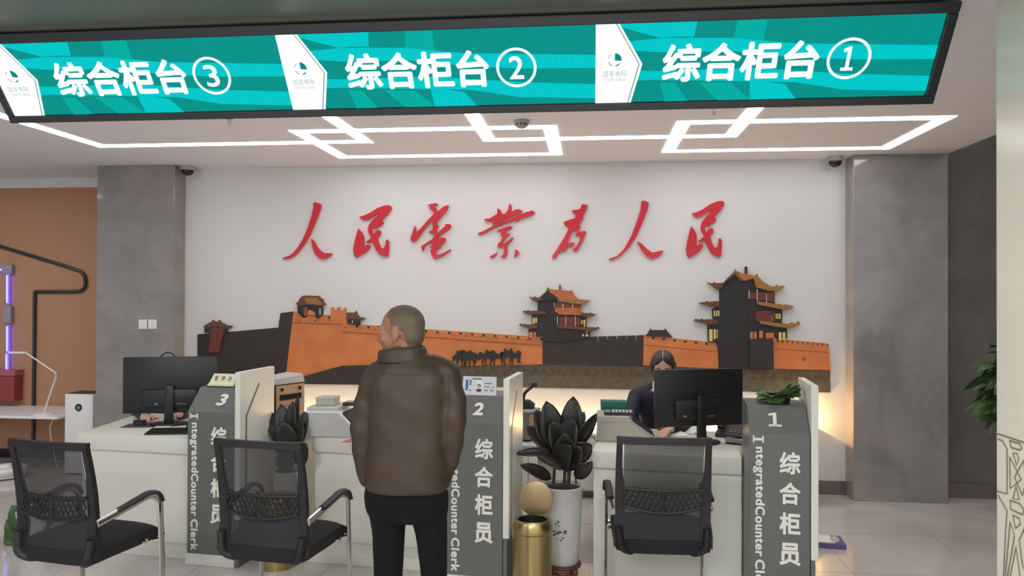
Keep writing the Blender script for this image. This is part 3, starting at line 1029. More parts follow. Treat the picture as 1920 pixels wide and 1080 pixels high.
mural_part('camel', [(BK, tc12([(95, 345), (180, 280), (200, 210), (230, 205), (245, 235), (275, 200), (365, 195), (385, 235), (330, 260), (300, 400), (320, 420), (300, 560), (285, 560), (300, 430), (225, 420), (215, 540), (205, 560), (185, 480), (195, 400), (150, 400), (125, 480), (95, 475), (100, 400)]))])
mural_part('camel', [(BK, tc12([(300, 260), (380, 230), (440, 240), (475, 205), (510, 205), (555, 255), (610, 255), (655, 300), (675, 350), (690, 250), (735, 235), (775, 265), (740, 380), (720, 420), (670, 420), (640, 400), (625, 490), (590, 490), (575, 560), (560, 555), (580, 430), (485, 430), (490, 560), (470, 560), (465, 430), (415, 420), (400, 560), (350, 560), (345, 460), (300, 420)]))])
mural_part('camel', [(BK, tc12([(760, 300), (825, 260), (850, 200), (890, 195), (915, 230), (940, 240), (985, 200), (1030, 210), (1080, 270), (1150, 290), (1200, 230), (1230, 240), (1210, 380), (1110, 395), (1075, 350), (1055, 420), (1045, 470), (1045, 545), (1030, 545), (1020, 430), (985, 430), (940, 550), (925, 545), (965, 390), (870, 375), (835, 470), (880, 560), (860, 560), (815, 470), (820, 400), (785, 400), (775, 480), (800, 565), (780, 560), (758, 480), (770, 380)]))])
mural_part('camel', [(BK, tc12([(1200, 260), (1265, 225), (1260, 165), (1290, 155), (1315, 200), (1330, 215), (1400, 205), (1400, 155), (1425, 150), (1440, 210), (1500, 285), (1545, 220), (1590, 205), (1630, 240), (1650, 275), (1625, 290), (1620, 380), (1600, 390), (1635, 500), (1620, 500), (1585, 400), (1580, 500), (1560, 500), (1565, 380), (1480, 370), (1450, 430), (1460, 530), (1440, 530), (1425, 400), (1400, 400), (1390, 530), (1370, 530), (1390, 370), (1290, 365), (1265, 430), (1300, 530), (1275, 530), (1240, 430), (1215, 400), (1215, 560), (1200, 555), (1190, 400)]))])

# ------------------------------------------------------------------ counters: desk, sign kiosk and white divider of each station
YK = 0.0
ZBRK, ZTOP, ZPL = 0.95, 1.09, 0.07


def base_of(x, y):
    p = row(x, y)
    return (p.x, p.y, 0)


def station(no, pxl, pxr, pyb, label_k, label_d, plate_top):
    xl, _ = rowpt(pxl, pyb, 0)
    xr, _ = rowpt(pxr, pyb, 0)
    w = xr - xl
    t = thing('sign_kiosk', label_k, 'sign', base_of(xl, 0), ROWA, 'grey sign kiosks at the counters')
    bm = nb()
    prof = [(0, ZPL), (0, ZBRK), (.13, ZTOP), (.40, ZTOP), (.40, ZPL)]
    prism(bm, [(0, y, z) for y, z in prof], (w, 0, 0), 0.003)
    obj('body', bm, M_kiosk, t)
    obj('plinth', box(nb(), -.004, w + 0.003, -.012, .40, 0.0, ZPL, 0.004, 1), M_white, t)
    # lettering on the front
    nrm_up = Vector((0, .13, ZTOP - ZBRK)).normalized()
    bm = nb()
    sw = .048 if no != 1 else .052
    hgt = .088
    cx = w * (.52 if no == 2 else (.44 if no == 1 else .60))
    off = Vector((0, 0, ZBRK)) + nrm_up * .05 + Vector((0, -.7, .66)) * .0012
    text_fit(bm, str(no), off + Vector((cx - sw * .6, 0, 0)), (1, 0, 0), nrm_up, sw * 1.25, hgt, 0.004, bold=.035, slant=.12 if no == 3 else .04)
    obj('number', bm, M_letter, t, recalc=False)
    cw = .106
    xc = w * .67
    for i, ch in enumerate('综合柜员'):
        bm = nb()
        text_fit(bm, ch, (xc - cw / 2, -.0005, ZBRK - .205 - i * .160), (1, 0, 0), (0, 0, 1), cw, .118, 0.006, bold=.030)
        obj('character', bm, M_letter, t, recalc=False)
    tw = .062
    zt, zl = ZBRK - .008, (ZBRK - ZPL - .02)
    for s_, f0, f1, wk in (('I', 0, .042, .9), ('ntegrated', .068, .430, 1.0), ('Counter', .436, .745, .8), ('Clerk', .765, .99, .8)):
        bm = nb()
        text_fit(bm, s_, (.018 + (0.012 if wk == .8 else 0), -.0005, zt - zl * f1), (1, 0, 0), (0, 0, 1), tw * wk, zl * (f1 - f0), 0.005, bold=.03, spacing=1.1, rot=-90)
        obj('lettering', bm, M_letter, t, recalc=False)
    # divider plate
    d = thing('divider_panel', label_d, 'divider', base_of(xr + .004, 0), ROWA, 'white divider plates beside the kiosks')
    bm = nb()
    prism(bm, [(0, -.012, .30), (0, -.012, plate_top), (0, .40, plate_top), (0, .40, .30)], (.036, 0, 0), 0.003)
    obj('plate', bm, M_white, d)
    obj('foot', box(nb(), .0, .022, .0, .42, 0, .30), M_kiosk, d)
    bm = nb()
    P = [(.05, .30), (.05, ZBRK - .02), (.20, ZTOP + .03), (.215, ZTOP + .02), (.068, ZBRK - .026), (.068, .30)]
    prism(bm, [(.0355, y, z) for y, z in P], (.0015, 0, 0))
    obj('groove', bm, M_groove, d)
    return xl, xr


S3 = station(3, 352, 441, 785, 'grey sign kiosk numbered 3 between the left desk and its divider', 'white divider plate right of the kiosk numbered 3', 1.205)
S2 = station(2, 838, 943, 793, 'grey sign kiosk numbered 2 beside the standing man', 'white divider plate right of the kiosk numbered 2', 1.208)
S1 = station(1, 1405, 1519, 808, 'grey sign kiosk numbered 1 with a leafy plant on top', 'white divider plate right of the kiosk numbered 1', 1.218)


def desk(label, fl, fr, yf, depth, bl=None, lip=.0):
    """fl, fr: left and right ends of the front edge in row x; bl: left end of the back edge"""
    bl = fl if bl is None else bl
    yb = yf + depth
    t = thing('counter_desk', label, 'desk', base_of((fl + fr) / 2, yf), ROWA, 'white counter desks')
    c = (fl + fr) / 2
    L = lambda x, y: (x - c, y - yf)
    bm = nb()
    ins = .035
    P = [L(fl, yf), L(fr, yf), L(fr, yb), L(bl, yb)]
    prism(bm, [(x, y, .655) for x, y in P], (0, 0, .105), 0.012)
    obj('desk_top', bm, M_white, t, True)
    bm = nb()
    P = [L(fl + .01, yf + ins), L(fr, yf + ins), L(fr, yb - .32), L(bl + .02, yb - .32)]
    prism(bm, [(x, y, .07 if lip >= 0 else 0) for x, y in P], (0, 0, .585 if lip >= 0 else .655), 0.004)
    obj('desk_body', bm, M_white, t)
    if lip < 0:
        return t
    bm = nb()
    P = [L(fl - .005, yf - lip), L(fr - .004, yf - lip), L(fr - .004, yb - .33), L(bl + .02, yb - .33)]
    prism(bm, [(x, y, 0) for x, y in P], (0, 0, .07), 0.003)
    obj('plinth', bm, M_white, t)
    return t


def r2(px, py, z):
    p = atz(px, py, z) - ROW0
    return p.dot(RX), p.dot(RY)


a = r2(99, 823, .76); b = r2(185, 791, .76)
desk('white desk at the left end, in front of the large black monitor', a[0], S3[0] - .008, .10, .86, b[0], .03)
a = r2(568, 824, .76)
desk('white desk in the middle with a money counting machine and red leaflet on it', a[0], S2[0] - .008, .35, .78, None, .16)
a = r2(1112, 838, .76)
desk('white desk of counter one where the clerk in navy sits', a[0], S1[0] - .008, .30, .84, None, -1)
# ------------------------------------------------------------------ visitor chairs
def make_chair():
    """origin on the floor under the middle of the backrest, sitter looks along +y"""
    t = thing('visitor_chair', 'x', 'chair')
    W, TOP = .238, .972

    def by(z):            # backrest leans back above the lumbar line
        return -.055 * max(0, (z - .52) / .45) ** 1.2 + .018 * math.sin((z - .40) / .57 * PI)
    bm = nb()
    zs = [.40, .46, .54, .63, .72, .81, .88, .93, .955]
    for s in (-1, 1):
        L, Rr = [], []
        rows = []
        for z in zs:
            xo = s * (W + .004 * math.sin((z - .40) / .5 * PI) + (.012 if z < .5 else 0))
            xi = s * (W - .030 - (.012 if z < .8 else 0) - (.008 if z < .6 else 0))
            y = by(z)
            rows.append([bm.verts.new(v) for v in ((xo, y - .014, z), (xo, y + .014, z), (xi, y + .012, z), (xi, y - .012, z))])
        for A, B in zip(rows, rows[1:]):
            for k in range(4):
                bm.faces.new((A[k], A[(k + 1) % 4], B[(k + 1) % 4], B[k]))
        bm.faces.new(rows[0])
        bm.faces.new(list(reversed(rows[-1])))
    rows = []
    n = 12
    for i in range(n + 1):
        x = -W + 2 * W * i / n
        sag = .012 * (1 - (x / W) ** 2)
        zt = TOP - .004 + .004 * (x / W) ** 2
        zb_ = .934
        y = by(.95) - sag * .6
        rows.append([bm.verts.new(v) for v in ((x, y - .014, zt), (x, y + .014, zt), (x, y + .014, zb_), (x, y - .014, zb_))])
    for A, B in zip(rows, rows[1:]):
        for k in range(4):
            bm.faces.new((A[k], A[(k + 1) % 4], B[(k + 1) % 4], B[k]))
    bm.faces.new(rows[0])
    bm.faces.new(list(reversed(rows[-1])))
    obj('back_frame', bm, M_frame, t, True)
    # woven mesh of the back
    bm = nb()
    g = []
    for z in [.42 + i * .53 / 12 for i in range(13)]:
        g.append([bm.verts.new((x, by(z) - .004 - .012 * (1 - (x / W) ** 2), z)) for x in [-.2 + .4 * k / 10 for k in range(11)]])
    for A, B in zip(g, g[1:]):
        for k in range(10):
            bm.faces.new((A[k], A[k + 1], B[k + 1], B[k]))
    obj('back_mesh', bm, M_meshfab, t, True)
    # lumbar support: a curved openwork band
    bm = nb()
    up = [(x, .700 - .006 * math.cos(x / .2 * PI / 2)) for x in [-.198 + .396 * k / 14 for k in range(15)]]
    lo = [(x, .610 - .030 * math.cos(x / .2 * PI / 2)) for x, _ in up]
    yl = lambda x: by(.65) - .022 - .012 * (1 - (x / .2) ** 2)
    tube(bm, [(x, yl(x), z) for x, z in up], .007, 8)
    tube(bm, [(x, yl(x), z) for x, z in lo], .007, 8)
    tube(bm, [(0, yl(0), .694), (0, yl(0), .58)], .008, 8)
    for k in range(-2, 15):
        for sg in (1, -1):
            P = []
            for i in range(5):
                kk = k + sg * i * .5 + (0 if sg > 0 else 2)
                x = -.198 + .396 * kk / 14
                if abs(x) > .2:
                    continue
                zu = .700 - .006 * math.cos(x / .2 * PI / 2)
                zl = .610 - .030 * math.cos(x / .2 * PI / 2)
                P.append((x, yl(x), zl + (zu - zl) * i / 4))
            if len(P) > 1:
                tube(bm, P, .0045, 5)
    obj('lumbar_support', bm, M_frame, t, True)
    # seat cushion and its shell
    def pad(name, z0, z1, x, ya, yb, ext, m):
        bm = nb()
        nx, ny = 10, 12
        T_, B_ = [], []
        for j in range(ny + 1):
            v = j / ny
            y = ya + (yb - ya) * v
            drop = -.045 * max(0, (v - .72) / .28) ** 2 + ext * max(0, (.22 - v) / .22) ** 1.5
            ra, rb = [], []
            for i in range(nx + 1):
                u = -1 + 2 * i / nx
                w = x * (1 - .10 * abs(v - .45) ** 2 * 2)
                ed = .022 * abs(u) ** 5 + .018 * abs(2 * v - 1) ** 8
                ra.append(bm.verts.new((u * w, y, z1 + drop - ed - .008 * (1 - u * u) * (1 - abs(2 * v - 1)))))
                rb.append(bm.verts.new((u * w * .97, y, z0 + drop * .8 + ed * .8)))
            T_.append(ra)
            B_.append(rb)
        for G_, rev in ((T_, 0), (B_, 1)):
            for A, B in zip(G_, G_[1:]):
                for k in range(nx):
                    f = (A[k], A[k + 1], B[k + 1], B[k])
                    bm.faces.new(f if not rev else tuple(reversed(f)))
        for k in range(nx):
            bm.faces.new((T_[0][k], B_[0][k], B_[0][k + 1], T_[0][k + 1]))
            bm.faces.new((T_[-1][k], T_[-1][k + 1], B_[-1][k + 1], B_[-1][k]))
        for j in range(ny):
            bm.faces.new((T_[j][0], T_[j + 1][0], B_[j + 1][0], B_[j][0]))
            bm.faces.new((T_[j][-1], B_[j][-1], B_[j + 1][-1], T_[j + 1][-1]))
        return obj(name, bm, m, t, True)
    pad('seat', .368, .475, .252, -.015, .47, -.02, M_fabric)
    # two curved brackets that carry the back under the seat
    for s in (-1, 1):
        bm = nb()
        P = round_path([(s * .225, -.004, .50), (s * .215, -.012, .40), (s * .165, .02, .372), (s * .165, .36, .385)], .06, 6)
        tube(bm, P, .0, 12, flatten=(.034, .022))
        obj('back_bracket', bm, M_frame, t, True)
    # chrome armrests that bend down to become the front legs, sled runners on the floor
    for s in (-1, 1):
        bm = nb()
        P = round_path([(s * .250, .0, .575), (s * .268, .33, .640), (s * .268, .395, .60), (s * .268, .425, .02), (s * .268, .40, .014), (s * .262, -.02, .014)], .05, 6)
        tube(bm, P, .0, 12, flatten=(.009, .0205))
        q = obj('leg_frame', bm, M_chrome, t, True)
        bm = nb()
        P = round_path([(s * .262, .12, .612), (s * .268, .32, .652), (s * .268, .385, .630), (s * .268, .405, .585)], .05, 6)
        tube(bm, P, .0, 12, flatten=(.022, .012))
        obj('arm_pad', bm, M_frame, q, True)
        for yy, xi in ((.30, .20), (.405, .15)):
            bm = nb()
            tube(bm, [(s * .267, yy + .003, .402), (s * xi, yy, .388)], .011, 8)
            obj('seat_bracket', bm, M_chrome, t, True)
    bm = nb()
    tube(bm, [(-.262, -.02, .014), (.262, -.02, .014)], .0, 10, flatten=(.010, .012))
    obj('cross_bar', bm, M_chrome, t, True)
    return t


def copy_tree(o, parent=None):
    c = o.copy()
    COL.objects.link(c)
    c.parent = parent
    for ch in list(o.children):
        copy_tree(ch, c)
    return c


chair = make_chair()
YCH = 3.75
chairs = [(1244, 1.5, 'black mesh visitor chair with its back to us at the desk of counter one'),
          (489, -8, 'black mesh visitor chair just left of the standing man'),
          (99, -10, 'black mesh visitor chair at the left desk, green plant beside it')]
for i, (px, ang, lab) in enumerate(chairs):
    c = chair if i == 0 else copy_tree(chair)
    yc = (3.93, 3.60, 3.46)[i]
    p = at(px, 820, yc - .03)
    c.location = (p.x, yc, 0)
    c.rotation_euler = (0, 0, rad(ang))
    tag(c, lab, 'chair', 'visitor chairs facing the counters')


# ------------------------------------------------------------------ monitors
def monitor(label, px_l, px_r, py_top, py_bot, Yc, ang, plate_x):
    """rear view of a flat monitor on a stand; ang turns it about the vertical"""
    c = at((px_l + px_r) / 2, (py_top + py_bot) / 2, Yc)
    ux = Vector((math.cos(ang), math.sin(ang), 0))
    n = Vector((-ux.y, ux.x, 0))
    a = atplane(px_l, (py_top + py_bot) / 2, c, n)
    b = atplane(px_r, (py_top + py_bot) / 2, c, n)
    w = (b - a).length
    mid = (a + b) / 2
    zt, zb_ = at((px_l + px_r) / 2, py_top, mid.y).z, at((px_l + px_r) / 2, py_bot, mid.y).z
    ZD = .761
    t = thing('monitor', label, 'monitor', (mid.x, mid.y, ZD), ang, 'black monitors on the counters')
    z0, z1 = zb_ - ZD, zt - ZD
    bm = nb()
    box(bm, -w / 2, w / 2, 0, .022, z0, z1, .006)
    case = obj('back_cover', bm, M_black, t, True)
    bm = nb()
    box(bm, -w / 2 + .13, w / 2 - .13, -.022, .001, z0 + .04, z0 + .17, .012)
    obj('rear_bulge', bm, M_black, case, True)
    obj('display', box(nb(), -w / 2 + .008, w / 2 - .008, .0222, .0235, z0 + .012, z1 - .008), M_blackgloss, t)
    obj('badge', box(nb(), plate_x, plate_x + .022, -.0232, -.0215, z0 + .062, z0 + .074), M_greyp, t)
    bm = nb()
    for k in range(4):
        box(bm, plate_x + .15 + k * .016, plate_x + .160 + k * .016, -.0228, -.0215, z0 + .062, z0 + .070)
    obj('port_row', bm, M_greyp, t)
    bm = nb()
    prism(bm, [(-.032, -.040, .01), (.032, -.040, .01), (.030, -.040, z0 + .2), (-.030, -.040, z0 + .2)], (0, .02, 0), .006)
    box(bm, -.028, .028, -.035, -.015, z0 + .06, z0 + .19, .004)
    obj('stand_neck', bm, M_black, t, True)
    bm = nb()
    P = [(.12 * math.cos(q) * (1.05), -.02 + .09 * math.sin(q), 0) for q in [2 * PI * k / 32 for k in range(32)]]
    prism(bm, P, (0, 0, .014), .004)
    obj('stand_base', bm, M_black, t, True)
    return t


mon3 = monitor('large black monitor seen from behind on the left desk', 230, 407, 669, 774, 5.08, rad(17), -.10)
mon1 = monitor('black monitor seen from behind, hiding the face of the clerk in navy', 1228, 1393, 692, 799, 4.86, rad(18), -.12)


def on(px, py, z=.7602):
    p = atz(px, py, z)
    return p.x, p.y


# ------------------------------------------------------------------ machines and small things on the desks
def counting_machine(label, px_l, px_r, py_base, py_top, m_body, m_top, wpx_slope):
    """money counter seen from its side: box with a sloped front at the right"""
    x0, y = on(px_l, py_base)
    x1 = at(px_r, py_base, y).x
    h = at(px_l, py_top, y).z - .7602
    w = x1 - x0
    t = thing('counting_machine', label, 'counting machine', ((x0 + x1) / 2, y, .7602), 0, 'money counting machines on the desks')
    sl_ = w * wpx_slope
    P = [(-w / 2, 0, 0), (w / 2, 0, 0), (w / 2, 0, h * .16), (w / 2 - sl_, 0, h * .80), (w / 2 - sl_ - .01, 0, h), (-w / 2 + .006, 0, h), (-w / 2, 0, h * .9)]
    bm = nb()
    prism(bm, P, (0, .26, 0), .006)
    obj('housing', bm, m_body, t)
    bm = nb()
    box(bm, -w / 2 - .004, w / 2 - sl_ + .0, -.006, .266, h * .80, h * .875, .003)
    prism(bm, [(w / 2 - sl_ - .004, -.004, h * .87), (w / 2 - sl_, -.004, h * .80), (w / 2 + .004, -.004, h * .16), (w / 2 + .006, -.004, h * .22)], (0, .268, 0), .002)
    obj('trim_band', bm, m_top, t)
    bm = nb()
    prism(bm, [(w / 2 - sl_ + .01, .02, h * .78), (w / 2 - .006, .02, h * .22), (w / 2 + .006, .02, h * .24), (w / 2 - sl_ + .02, .02, h * .84)], (0, .22, 0), .002)
    obj('note_tray', bm, M_black, t)
    return t, h, w


cm2, h2, w2 = counting_machine('light grey money counting machine on the middle desk left of the standing man', 574, 668, 819, 763, M_silver, M_whitep, .34)
cm1, h1, w1 = counting_machine('beige money counting machine on the desk of counter one', 1119, 1226, 828, 780, M_beige, M_beige, .40)
# what lies on the machines
c = cm2.location
t = thing('paper_box', 'small pale box on top of the light grey counting machine', 'box', (at(612, 760, c.y + .09).x, c.y + .12, c.z + h2 + .001))
obj('carton', box(nb(), -.062, .062, -.06, .06, 0, .052, .003), mat('pale_carton', rgb(176, 180, 168), 0.6), t)
obj('carton_lid', box(nb(), -.064, .064, -.062, .062, .038, .054, .003), mat('pale_carton', rgb(176, 180, 168), 0.6), t)
t = thing('mobile_printer', 'small black and white device on the counting machine beside the standing man', 'device', (c.x + w2 * .27, c.y + .13, c.z + h2 + .001))
obj('housing', prism_bm := box(nb(), -.04, .04, -.06, .06, 0, .022, .005), M_black, t)
obj('screen', box(nb(), -.024, .024, -.03, .03, .0222, .0236), M_silver, t)
c = cm1.location
t = thing('green_box', 'dark green box standing on the desk beside the clerk in navy', 'box', (at(1150, 790, c.y + .34).x, c.y + .34, .7602))
gh = at(1150, 751, c.y + .34).z - .7602
obj('carton', box(nb(), -.085, .085, -.05, .05, 0, gh * .8, .003), M_green, t)
obj('carton_lid', box(nb(), -.087, .087, -.052, .052, gh * .8, gh, .003), M_green, t)
t = thing('desk_calculator', 'black and white calculator lying on the beige counting machine', 'calculator', (c.x - w1 * .10, c.y + .10, c.z + h1 + .001))
obj('housing', box(nb(), -.095, .095, -.06, .06, 0, .016, .004), M_black, t)
bm = nb()
for i in range(6):
    for j in range(4):
        box(bm, -.045 + i * .022, -.029 + i * .022, -.048 + j * .024, -.030 + j * .024, .0162, .022, .002, 1)
obj('keypad', bm, M_silver, t)
obj('screen', box(nb(), -.088, -.056, -.045, .045, .0162, .0185), M_greyp, t)
x, y = on(652, 829)
bm = nb()
P = [(-.055, -.05), (.075, -.05), (.075, .05), (-.02, .055)]
prism(bm, [(a_, b_, 0) for a_, b_ in P], (0, 0, .002))
t = thing('leaflet', 'red leaflet lying on the middle desk by the standing man', 'leaflet', (x + .01, y + .045, .7604), rad(8))
obj('sheet', bm, M_redp, t)
bm = nb()
for k in range(3):
    box(bm, -.02, .06, -.03 + k * .02, -.022 + k * .02, .0021, .0024)
obj('printed_line', bm, mat('leaflet_pale', rgb(224, 130, 120), .6), t)

# desk of counter one: papers, stamp pad, stapler, cables
for k, (px, py, a_, lab) in enumerate(((1272, 816, 12, 'white sheet of paper on the desk in front of the clerk in navy'), (1302, 812, -20, 'white folded sheet under the cables beside the monitor stand'))):
    x, y = on(px, py)
    bm = nb()
    P = []
    n = 8
    g = [[bm.verts.new((-.07 + .14 * i / n, -.05 + .10 * j / n, .002 + (.022 if k == 0 else .04) * max(0, math.sin((i / n) * PI)) * (j / n))) for i in range(n + 1)] for j in range(n + 1)]
    for A, B in zip(g, g[1:]):
        for i in range(n):
            bm.faces.new((A[i], A[i + 1], B[i + 1], B[i]))
    o = obj('sheet_of_paper', bm, M_paper, None, True)
    md = o.modifiers.new('thick', 'SOLIDIFY')
    md.thickness = .0012
    o.location = (x, y, .7612)
    o.rotation_euler = (0, 0, rad(a_))
    tag(o, lab, 'paper', 'loose papers at counter one')
x, y = on(1372, 822)
t = thing('desk_telephone', 'black desk telephone behind the monitor of counter one', 'telephone', (x + .01, y + .08, .7602), rad(-20))
bm = nb()
prism(bm, [(-.09, -.08, 0), (-.09, .09, 0), (-.09, .09, .07), (-.09, -.08, .025)], (.18, 0, 0), .006)
obj('base', bm, M_black, t)
bm = nb()
tube(bm, round_path([(-.06, -.07, .06), (-.06, -.05, .085), (-.06, .06, .115), (-.06, .085, .092)], .03), .018, 10)
obj('handset', bm, M_blackgloss, t, True)
bm = nb()
for i in range(3):
    for j in range(4):
        box(bm, -.005 + i * .026, .013 + i * .026, -.05 + j * .026, -.034 + j * .026, .034 + j * .0068, .042 + j * .0068, .002, 1)
obj('keypad', bm, M_greyp, t)
x, y = on(1374, 834)
t = thing('stapler', 'small black stapler at the edge of the desk of counter one', 'stapler', (x + .015, y + .01, .7602), rad(-28))
obj('base', box(nb(), -.06, .06, -.014, .014, 0, .008, .003), M_black, t)
bm = nb()
prism(bm, [(-.06, -.012, .010), (.055, -.012, .014), (.055, -.012, .030), (-.05, -.012, .045), (-.062, -.012, .03)], (0, .024, 0), .004)
obj('arm', bm, M_greyp, t)
x, y = on(1245, 812)
t = thing('ink_pad', 'small red ink pad on the desk by the hand of the clerk in navy', 'ink pad', (x, y + .10, .7602))
obj('tin', lathe(nb(), [(0, 0), (.03, 0), (.03, .014), (0, .014)], seg=28), M_black, t)
obj('pad', lathe(nb(), [(0, .0141), (.026, .0141), (.026, .018), (0, .018)], seg=28), M_redp, t)
bm = nb()
for q in ([(1282, 808), (1290, 802), (1300, 812), (1312, 820), (1335, 824)], [(1312, 806), (1306, 812), (1322, 826), (1345, 829)]):
    P = [Vector((*on(*k), .768)) for k in q]
    tube(bm, round_path(P, .03), .0035, 8)
tag(obj('cable', bm, M_black, None, True), 'black cables lying across the papers below the monitor of counter one', 'cable')
bm = nb()
P = [Vector((*on(*k), .7645)) for k in ((1119, 829), (1104, 812), (1102, 800), (1112, 796), (1124, 800))]
tube(bm, round_path(P, .05), .003, 8)
tag(obj('cable', bm, M_black, None, True), 'thin dark cable looping off the left side of the beige counting machine', 'cable')

# desk three: keyboard, stamp box, red things
x, y = on(262, 797)
t = thing('stamp_box', 'small black box on the left desk near the hand under the monitor', 'box', (x, y, .7602), rad(12))
obj('box_body', box(nb(), -.035, .035, -.03, .03, 0, .028, .003), M_black, t)
obj('box_lid', box(nb(), -.036, .036, -.031, .031, .0282, .036, .003), M_blackgloss, t)
x, y = on(247, 799)
t = thing('desk_mat', 'thin purple-brown mat under the black box on the left desk', 'mat', (x + .06, y + .02, .7602), rad(12))
obj('sheet', box(nb(), -.12, .17, -.07, .10, 0, .0012), mat('mat_purple', rgb(92, 66, 84), .6), t)
t.location.z = .7601
for (px, py, a_, m_, nm, lab, sz) in ((276, 790, 8, M_redp, 'account_book', 'red-edged book lying under the large monitor', (.07, .05, .016)),
                                      (305, 801, 20, M_paper, 'receipt_slip', 'white receipt slip lying on the left desk under the large monitor', (.05, .03, .003))):
    x, y = on(px, py)
    t = thing(nm, lab, nm.split('_')[1], (x, y, .7618), rad(a_))
    obj('cover' if nm == 'account_book' else 'sheet', box(nb(), -sz[0], sz[0], -sz[1], sz[1], 0, sz[2], .002, 1), m_, t)
    if nm == 'account_book':
        obj('pages', box(nb(), -sz[0] + .003, sz[0] + .001, -sz[1] - .001, sz[1] + .001, .003, sz[2] - .003), M_paper, t)
x, y = on(306, 812)
t = thing('keyboard', 'black keyboard lying in front of the stand of the large monitor', 'keyboard', (x + .10, y + .02, .7602), rad(12))
bm = nb()
prism(bm, [(-.2, -.07, 0), (-.2, .07, 0), (-.2, .07, .022), (-.2, -.07, .010)], (.40, 0, 0), .003)
obj('base', bm, M_black, t)
bm = nb()
for i in range(18):
    for j in range(5):
        z = .0125 + .0021 * j
        box(bm, -.19 + i * .0212, -.173 + i * .0212, -.06 + j * .024, -.043 + j * .024, z, z + .006, .001, 1)
obj('keys', bm, M_frame, t)
x, y = on(346, 806)
t = thing('computer_mouse', 'black computer mouse right of the keyboard on the left desk', 'mouse', (x - .01, y + .10, .7602), rad(10))
bm = nb()
ball(bm, (0, 0, .012), (.03, .052, .02))
obj('shell', bm, M_blackgloss, t, 'all')
bm = nb()
tube(bm, [(-.004, .02, .031), (.004, .02, .031)], .006, 10)
obj('scroll_wheel', bm, M_greyp, t, True)

# cards on the kiosks
def kiosk_place(S, px, y):
    x = rowpt(px, 720, y)[0]
    return row(x, y)


p = kiosk_place(S3, 420, .17)
t = thing('desk_sign', 'ivory folded sign with black characters on the kiosk numbered 3', 'sign', (p.x, p.y, ZTOP), ROWA)
zz = rowpt(420, 701, .17)[1] - ZTOP
wv = .175
bm = nb()
prism(bm, [(-wv / 2 - .004, -.03, .018), (wv / 2, -.03, .018), (wv / 2, .008, zz), (-wv / 2 + .012, .008, zz)], (0, .004, 0), .0008)
obj('card', bm, M_ivory, t)
bm = nb()
box(bm, -wv / 2 - .012, wv / 2, -.04, .05, 0.0, .006, .002)
obj('card_foot', bm, M_black, t)
obj('card_edge', box(nb(), -wv / 2 - .008, wv / 2, -.037, -.025, .006, .020, .002), M_ivory, t)
upv = Vector((0, .038, zz - .018)).normalized()
for k, ch in enumerate('暂停办'):
    bm = nb()
    text_fit(bm, ch, Vector((-.058 + k * .048, -.0312, .022)) + upv * .022, (1, 0, 0), upv, .024, .032, .0006)
    obj('character', bm, M_ink, t, recalc=False)

p = kiosk_place(S2, 900, .17)
t = thing('name_card', 'white staff card with a small portrait on the kiosk numbered 2', 'card', (p.x, p.y, ZTOP), ROWA)
zz = rowpt(900, 706, .17)[1] - ZTOP
wv = .205
bm = nb()
prism(bm, [(-wv / 2, -.03, 0), (wv / 2 + .004, -.03, 0), (wv / 2, -.004, zz), (-wv / 2, -.004, zz)], (0, .006, 0), .001)
obj('card', bm, mat('card_white', rgb(212, 216, 222), .35), t)
nv = Vector((0, -zz, .026)).normalized()
upv = Vector((0, .026, zz)).normalized()


def cq(x, t_, e=.0006):
    return Vector((x, -.03, 0)) + upv * t_ + nv * e


def cardrect(bm, x0, x1, t0, t1, e=.0006):
    prism(bm, [cq(x0, t0, e), cq(x1, t0, e), cq(x1, t1, e), cq(x0, t1, e)], nv * .0004)


bm = nb()
cardrect(bm, -.018, .016, zz * .18, zz * .80)
obj('photo_ground', bm, M_paper, t)
bm = nb()
cardrect(bm, -.016, .014, zz * .19, zz * .36, .0012)
prism(bm, [cq(-.001 + .011 * math.cos(a_), zz * .52 + .012 * math.sin(a_), .0012) for a_ in [2 * PI * k / 14 for k in range(14)]], nv * .0004)
obj('portrait', bm, M_ink, t)
bm = nb()
prism(bm, [cq(-.001 + .007 * math.cos(a_), zz * .50 + .009 * math.sin(a_), .0018) for a_ in [2 * PI * k / 14 for k in range(14)]], nv * .0004)
obj('portrait_face', bm, M_skinf, t)
bm = nb()
for k in range(3):
    for i in range(5):
        if (i + k) % 6 != 4:
            x = .032 + i * .012
            cardrect(bm, x, x + .009, zz * (.62 - k * .19), zz * (.70 - k * .19))
cardrect(bm, -.045, .012, zz * .86, zz * .95)
obj('printed_line', bm, mat('ink_light', rgb(120, 122, 130), .6), t)
bm = nb()
cardrect(bm, -.085, -.068, zz * .25, zz * .85)
cardrect(bm, -.060, -.050, zz * .55, zz * .85)
cardrect(bm, -.060, -.048, zz * .22, zz * .30)
obj('emblem', bm, M_inkblue, t)


